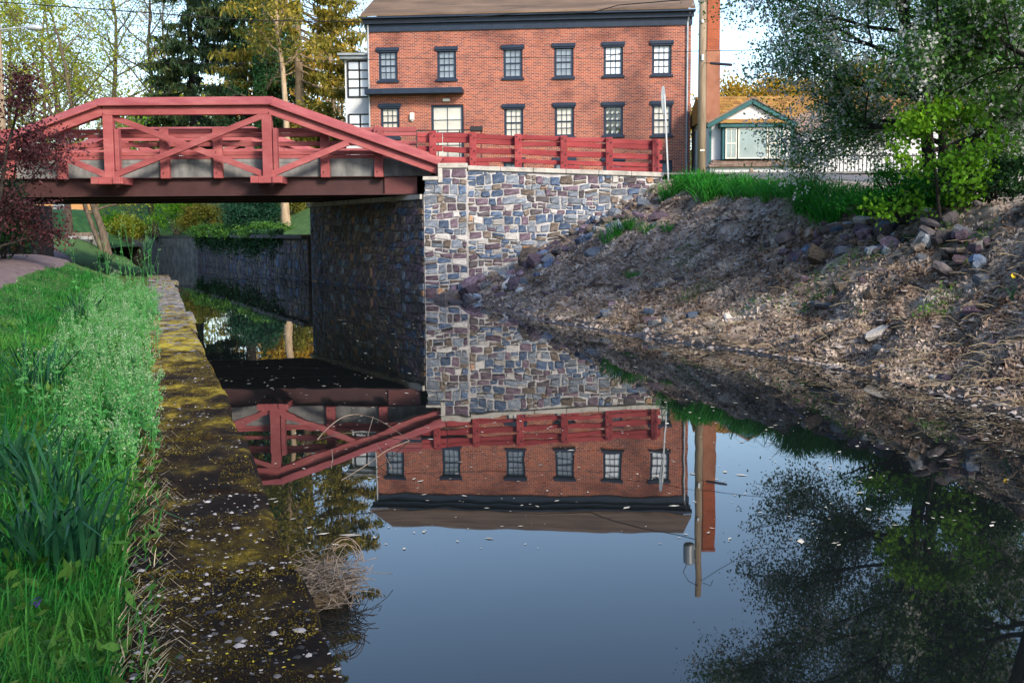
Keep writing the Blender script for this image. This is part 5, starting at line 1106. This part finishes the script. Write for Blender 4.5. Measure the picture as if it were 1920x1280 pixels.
V, F = tubes_np(lines, 4); npobj('twigs', V, F, mat('grey_twig', [(.06, .05, .045), (.16, .135, .12), (.3, .26, .23)], 20, .9), ns)
lines = []
for i in range(5):
    u = np.linspace(0, np.pi, 10)[:, None]; a = r.uniform(-.5, .6); q = c0 + [.06, .05, .16] + np.array([math.cos(a), math.sin(a), 0]) * (-np.cos(u)) * r.uniform(.05, .1) + np.array([0, 0, 1]) * np.sin(u) * r.uniform(.08, .16); lines.append((q, np.full(10, .0022)))
V, F = tubes_np(lines, 5); npobj('arching_stems', V, F, m_rail, ns)
mb = MB(); rr_ = np.random.default_rng(3); V, F = rock_mesh(rr_, .5); mb.add(V * [.13, .15, .14] + c0 + [-.03, .03, .0], F); mb.build('mud_core', m_soil, ns)
# ================================================================= trees and shrubs
def G(px, Y, side='L'):
    x = (px - 960) / FPX * Y
    if side == 'L': z = float(left_z(x, Y, False))
    elif side == 'B': z = float(bank_z(x, Y, False))
    else: z = float(far_z(np.array(x), np.array(Y)))
    return (x, Y, z)
r = np.random.default_rng(50)
l_blg = leafmat('leaf_blossom_tree', [(.04, .13, .03), (.09, .23, .05), (.18, .33, .08)], .35)
# right bank: blossom tree, lime sapling, edge tree
tree('blossom_tree', 'white blossoming tree with dark leaves on the right bank top', G(1765, 18.2, 'B'), 7.4, 2.9, .12, l_blg, m_barkd, 150000, .058, 61, zr=(.05, .8), cbase=.12, stems=4, nlimb=36, nsec=8, ntw=5, clump=.17, extra=('blossom', l_bloss, 8000, .046, 9), stem_spread=.16, lean=(-.03, 0), shape=.5, upc=.05)
tree('maple_sapling', 'bright lime green maple sapling in front of the blossom tree', G(1765, 16.3, 'B'), 2.1, .85, .03, l_lime, m_barkd, 3600, .068, 62, cbase=.1, nlimb=10, nsec=4, ntw=3, clump=.10, aspect=.9, lean=(-.05, 0))
tree('edge_tree', 'dark spreading tree cut off by the right picture edge', G(2010, 15.5, 'B'), 7.2, 3.2, .13, l_green, m_barkd, 22000, .09, 63, cbase=.22, stems=2, nlimb=22, nsec=6, ntw=4, clump=.25, aspect=.7, upc=-.05)
shrub('bank_shrub', 'leafy green shrub at the foot of the blossom tree', G(1690, 17.6, 'B'), 1.0, .6, .6, 6500, .05, l_lily, m_barkd, 64)
shrub('bank_shrub', 'dark low shrub right of the blossom tree trunk', G(1860, 16.6, 'B'), 1.1, .7, .55, 6000, .06, l_ivy, m_barkd, 65)
# left edge: burgundy plum and a green conifer under it
tree('plum_tree', 'dark burgundy leaved small tree at the left picture edge', G(-25, 23, 'L'), 4.0, 1.5, .07, l_burg, m_barkd, 15000, .075, 66, cbase=.12, stems=3, nlimb=20, nsec=6, ntw=4, clump=.17)
shrub('dark_conifer', 'dark green conifer shrub under the burgundy tree', G(8, 24.5, 'L'), .8, .7, 1.3, 9000, .07, l_ivy, m_barkd, 67)
# left background trees
spring = [(30, 70, 15, 5.5, .2, 0), (135, 66, 15, 5.2, .2, -.10), (205, 62, 14, 5.0, .22, -.20), (243, 92, 20, 6, .3, -.02), (292, 84, 19, 5.4, .26, .01), (90, 100, 19, 7, .24, .03)]
labs = ['yellow green spring tree at far left beyond street lamp', 'spring tree behind the left end of the truss', 'spring tree whose trunk leans left behind the truss corner', 'dark trunked spring tree behind the truss top chord', 'brown trunked spring tree left of the spruces', 'distant spring tree filling sky left of the bridge']
for i, (px, Y, H, sp, tr, ln) in enumerate(spring):
    tree('spring_tree', labs[i], G(px, Y, 'L' if i < 3 else 'R'), H, sp, tr, l_spring, m_bark, 6500, .17, 70 + i, cbase=.2, lean=(ln, 0), nlimb=20, nsec=7, ntw=4, clump=.42, group='yellow green spring trees', stems=2 if i in (1, 2) else 1, stem_spread=.1)
tree('bare_tree', 'pale barked nearly bare tree between spring trees and spruces', G(345, 80, 'R'), 17, 4, .2, l_bud, m_barkp, 1800, .14, 80, cbase=.3, nlimb=16, nsec=6, ntw=5, clump=.3, lean=(-.03, 0))
tree('bare_tree', 'golden lit bare tree right of the spruces by the annex', G(622, 74, 'R'), 17, 4.5, .28, l_bud, m_barkp, 3600, .15, 81, cbase=.22, nlimb=18, nsec=6, ntw=5, clump=.35)
spruce('spruce_tree', 'dark drooping spruce left of the ivy covered trunk', G(372, 77, 'R'), 25, 4.2, .32, l_spruce, m_barkd, 24000, 90, .16, 'dark drooping spruces')
spruce('spruce_tree', 'tall dark spruce in the middle of the spruce group', G(470, 72, 'R'), 26, 4.4, .34, l_spruce, m_barkd, 26000, 91, .2, 'dark drooping spruces')
spruce('spruce_tree', 'olive gold spruce nearest the white annex', G(572, 69, 'R'), 25.5, 5.2, .34, l_pine, m_barkp, 26000, 92, .3, 'dark drooping spruces', pw=.4)
tree('ivy_tree', 'ivy wrapped trunk standing between the two dark spruces', G(499, 64, 'R'), 13, 2.4, .3, l_ivy, m_bark, 5000, .16, 93, cbase=.25, nlimb=12, nsec=5, ntw=3, clump=.4)
b0 = G(499, 64, 'R'); n = 4200; th = r.uniform(0, 6.28, n); zz = r.uniform(0, 9, n); V, F = leaf_geo(np.stack([b0[0] + .34 * np.cos(th), b0[1] + .34 * np.sin(th), b0[2] + zz], 1), r.uniform(.1, .2, n), r, .8); o = npobj('trunk_ivy', V, F, l_ivy, bpy.data.objects['ivy_tree'])
shrub('golden_pine', 'golden green bushy pine glowing between spruces and annex', (G(598, 63, 'R')[0], 63, 5.2), 2.2, 1.8, 2.6, 9000, .24, l_pine, m_barkp, 94, cat='tree', nclump=60)
shrub('golden_pine', 'lower golden shrub behind the sloping truss member', (G(570, 60, 'R')[0], 60, 3.0), 2.4, 1.5, 1.8, 6000, .22, l_gold, m_barkp, 95, nclump=50)
# belt of woodland closing the view
for i, (px, Y, H, sp, lm, lab) in enumerate(((-20, 110, 10, 6, l_olive, 'far olive tree at the left edge of woodland'), (110, 116, 10, 6, l_spring, 'far spring tree above the ochre house'), (235, 112, 10, 6, l_olive, 'far olive tree above the grey house'), (340, 108, 10, 6, l_spring, 'far pale tree behind the bare tree'), (440, 114, 11, 6, l_gold, 'far golden tree behind the spruces'), (560, 106, 14, 6.5, l_gold, 'far golden tree behind the golden pine'), (650, 112, 15, 7, l_gold, 'far golden tree behind the white annex'))):
    tree('woodland_tree', lab, G(px, Y, 'L' if px < 300 else 'R'), H, sp, .25, lm, m_bark, 7000, .34, 100 + i, cbase=.08, nlimb=18, nsec=5, ntw=3, clump=.8, group='woodland beyond the canal')
# bushes seen under the bridge
shrub('yew_bush', 'dense dark yew bush under the bridge by the far wall', (G(468, 57, 'R')[0] + .3, 57, 1.7), 1.75, 1.2, 1.6, 15000, .10, l_yew, m_barkd, 110, nclump=70)
for i, (px, Y, z, rx, rz, lm, lab) in enumerate(((205, 80, 1.3, 2.2, 1.5, l_lime, 'bright green bush below the grey house'), (245, 74, 1.2, 1.6, 1.2, l_spring, 'yellow green bush left of the leaning trunk'), (335, 72, 1.7, 2.0, 1.7, l_lime, 'bright green bush above the concrete wall'), (385, 68, 1.7, 1.6, 1.4, l_olive, 'olive bush left of the dark yew'), (560, 58, 1.9, 1.2, 1.6, l_olive, 'olive bush beside the abutment far corner'))):
    shrub('green_bush', lab, ((px - 960) / FPX * Y, Y, z), rx, 1.2, rz, 4500, .13, lm, m_bark, 111 + i, group='bushes under the bridge')
tree('leaning_tree', 'dark leaning tree beside the concrete wall under the bridge', G(296, 76, 'R'), 8, 3.2, .3, l_lime, m_barkd, 4500, .17, 120, cbase=.25, lean=(-.16, 0), nlimb=12, nsec=5, ntw=3, clump=.35)
tree('pine_tree', 'pinkish trunked tall pine just right of the yew bush', G(541, 53, 'R'), 15, 2.6, .2, l_pine, m_barkp, 5000, .22, 121, cbase=.55, nlimb=14, nsec=5, ntw=3, clump=.35)
shrub('spruce_bush', 'small dark cone shaped shrub before the deck rail', G(111, 80, 'L'), .7, .7, 1.2, 3500, .14, l_yew, m_barkd, 122)
for i, (px, Y, lab) in enumerate(((395, 63, 'low green growth on the far wall top, left of yew'), (440, 57, 'low green growth hanging on the far wall before the yew'), (500, 51, 'low green growth on the far wall right of the yew'))):
    shrub('wall_growth', lab, ((px - 960) / FPX * Y + .3, Y, 1.45), 1.5, 1.0, .55, 3800, .11, l_green, m_bark, 118 + i, group='growth on the far wall')
# ivy hanging on the far wall
n = 14000; u = r.random(n) ** .9; yv = 45 + u * 23; xv = np.interp(yv, [41.75, 47.7, 57.5, 68], [-7.62, -10.3, -14.4, -19]); zv = 1.75 - np.abs(r.normal(0, .42, n)) * (1 + .8 * vnoise(yv, yv, 1.2)) ; off = np.abs(r.normal(.08, .09, n))
V, F = leaf_geo(np.stack([xv - off * .92, yv - off * .38, np.maximum(zv, .25) + .15], 1), r.uniform(.07, .16, n), r, .7, .5); tag(npobj('ivy', V, F, l_ivy), 'ivy curtain hanging over the far canal wall', 'ivy', kind='stuff')
# golden wooded slope behind the cottage and trees to the right
for i, (px, Y, H, sp, lm, lab) in enumerate(((1365, 82, 8.5, 4.5, l_gold, 'golden tree directly behind the chimney'), (1425, 76, 8, 4, l_gold, 'golden tree above the mossy roof'), (1490, 80, 8.5, 4.5, l_bud, 'bare amber tree behind the blossom tree left side'), (1570, 76, 9, 4.5, l_gold, 'golden tree seen through the blossom crown'), (1660, 80, 9, 5, l_olive, 'olive tree behind the blossom crown'), (1760, 74, 9, 5, l_gold, 'golden tree behind the sapling'), (1880, 72, 9, 5, l_olive, 'olive tree behind the right edge tree'))):
    tree('hillside_tree', lab, G(px, Y, 'R'), H, sp, .2, lm, m_barkp, 6500, .26, 130 + i, cbase=.1, nlimb=16, nsec=6, ntw=4, clump=.55, group='golden trees on the slope')
# off-frame trees added to shade the cutting: one built, the rest copied with their parts
def copytree(o, loc, rz, sc, label, group):
    c = o.copy(); C.objects.link(c); c.location = loc; c.rotation_euler = (0, 0, rz); c.scale = (sc, sc, sc); c['label'] = label; c['group'] = group
    for ch in o.children: d = ch.copy(); C.objects.link(d); d.parent = c
spots = [(-18, 11, 'second added shading tree left of the towpath outside the picture'), (-19.5, 18, 'third added shading tree left of the towpath outside the picture'), (-21, 25, 'added shading tree left of the towpath close to the bridge'), (.9, -6.8, 'broad tree added just behind the viewpoint to shade the foreground'), (-6, -5, 'shading tree added close behind and left of the viewpoint'), (-12, -8, 'shading tree added behind the viewpoint left of the towpath'),
  (-9, -24, 'shading tree added on the towpath far behind the viewpoint'), (-2, -31, 'farthest added shading tree behind the viewpoint'), (4, -24, 'shading tree added canal side far behind the viewpoint'), 
  (36, 52, 'added unseen uphill tree far right behind the cottage'), (38, 40, 'added unseen uppermost tree far right on the slope')]
def gz(x, Y): return .4 if Y < -40 else (float(bank_z(x, Y, False)) if x > 8 and Y < 32 else (float(far_z(np.array(x * 1.), np.array(Y * 1.))) if x > 8 else max(.3, float(left_z(x, Y, False)))))
x, Y, lab = spots[0]
shade = tree('added_shade_tree', lab, (x, Y, gz(x, Y)), 12, 5.2, .27, l_green, m_bark, 20000, .4, 140, cbase=.05, nlimb=20, nsec=5, ntw=3, clump=.7, group='added off-frame shading trees')
for i, (x, Y, lab) in enumerate(spots[1:]): copytree(shade, (x, Y, gz(x, Y)), i * 1.7, 1 + .08 * math.sin(i * 2.3), lab, 'added off-frame shading trees')
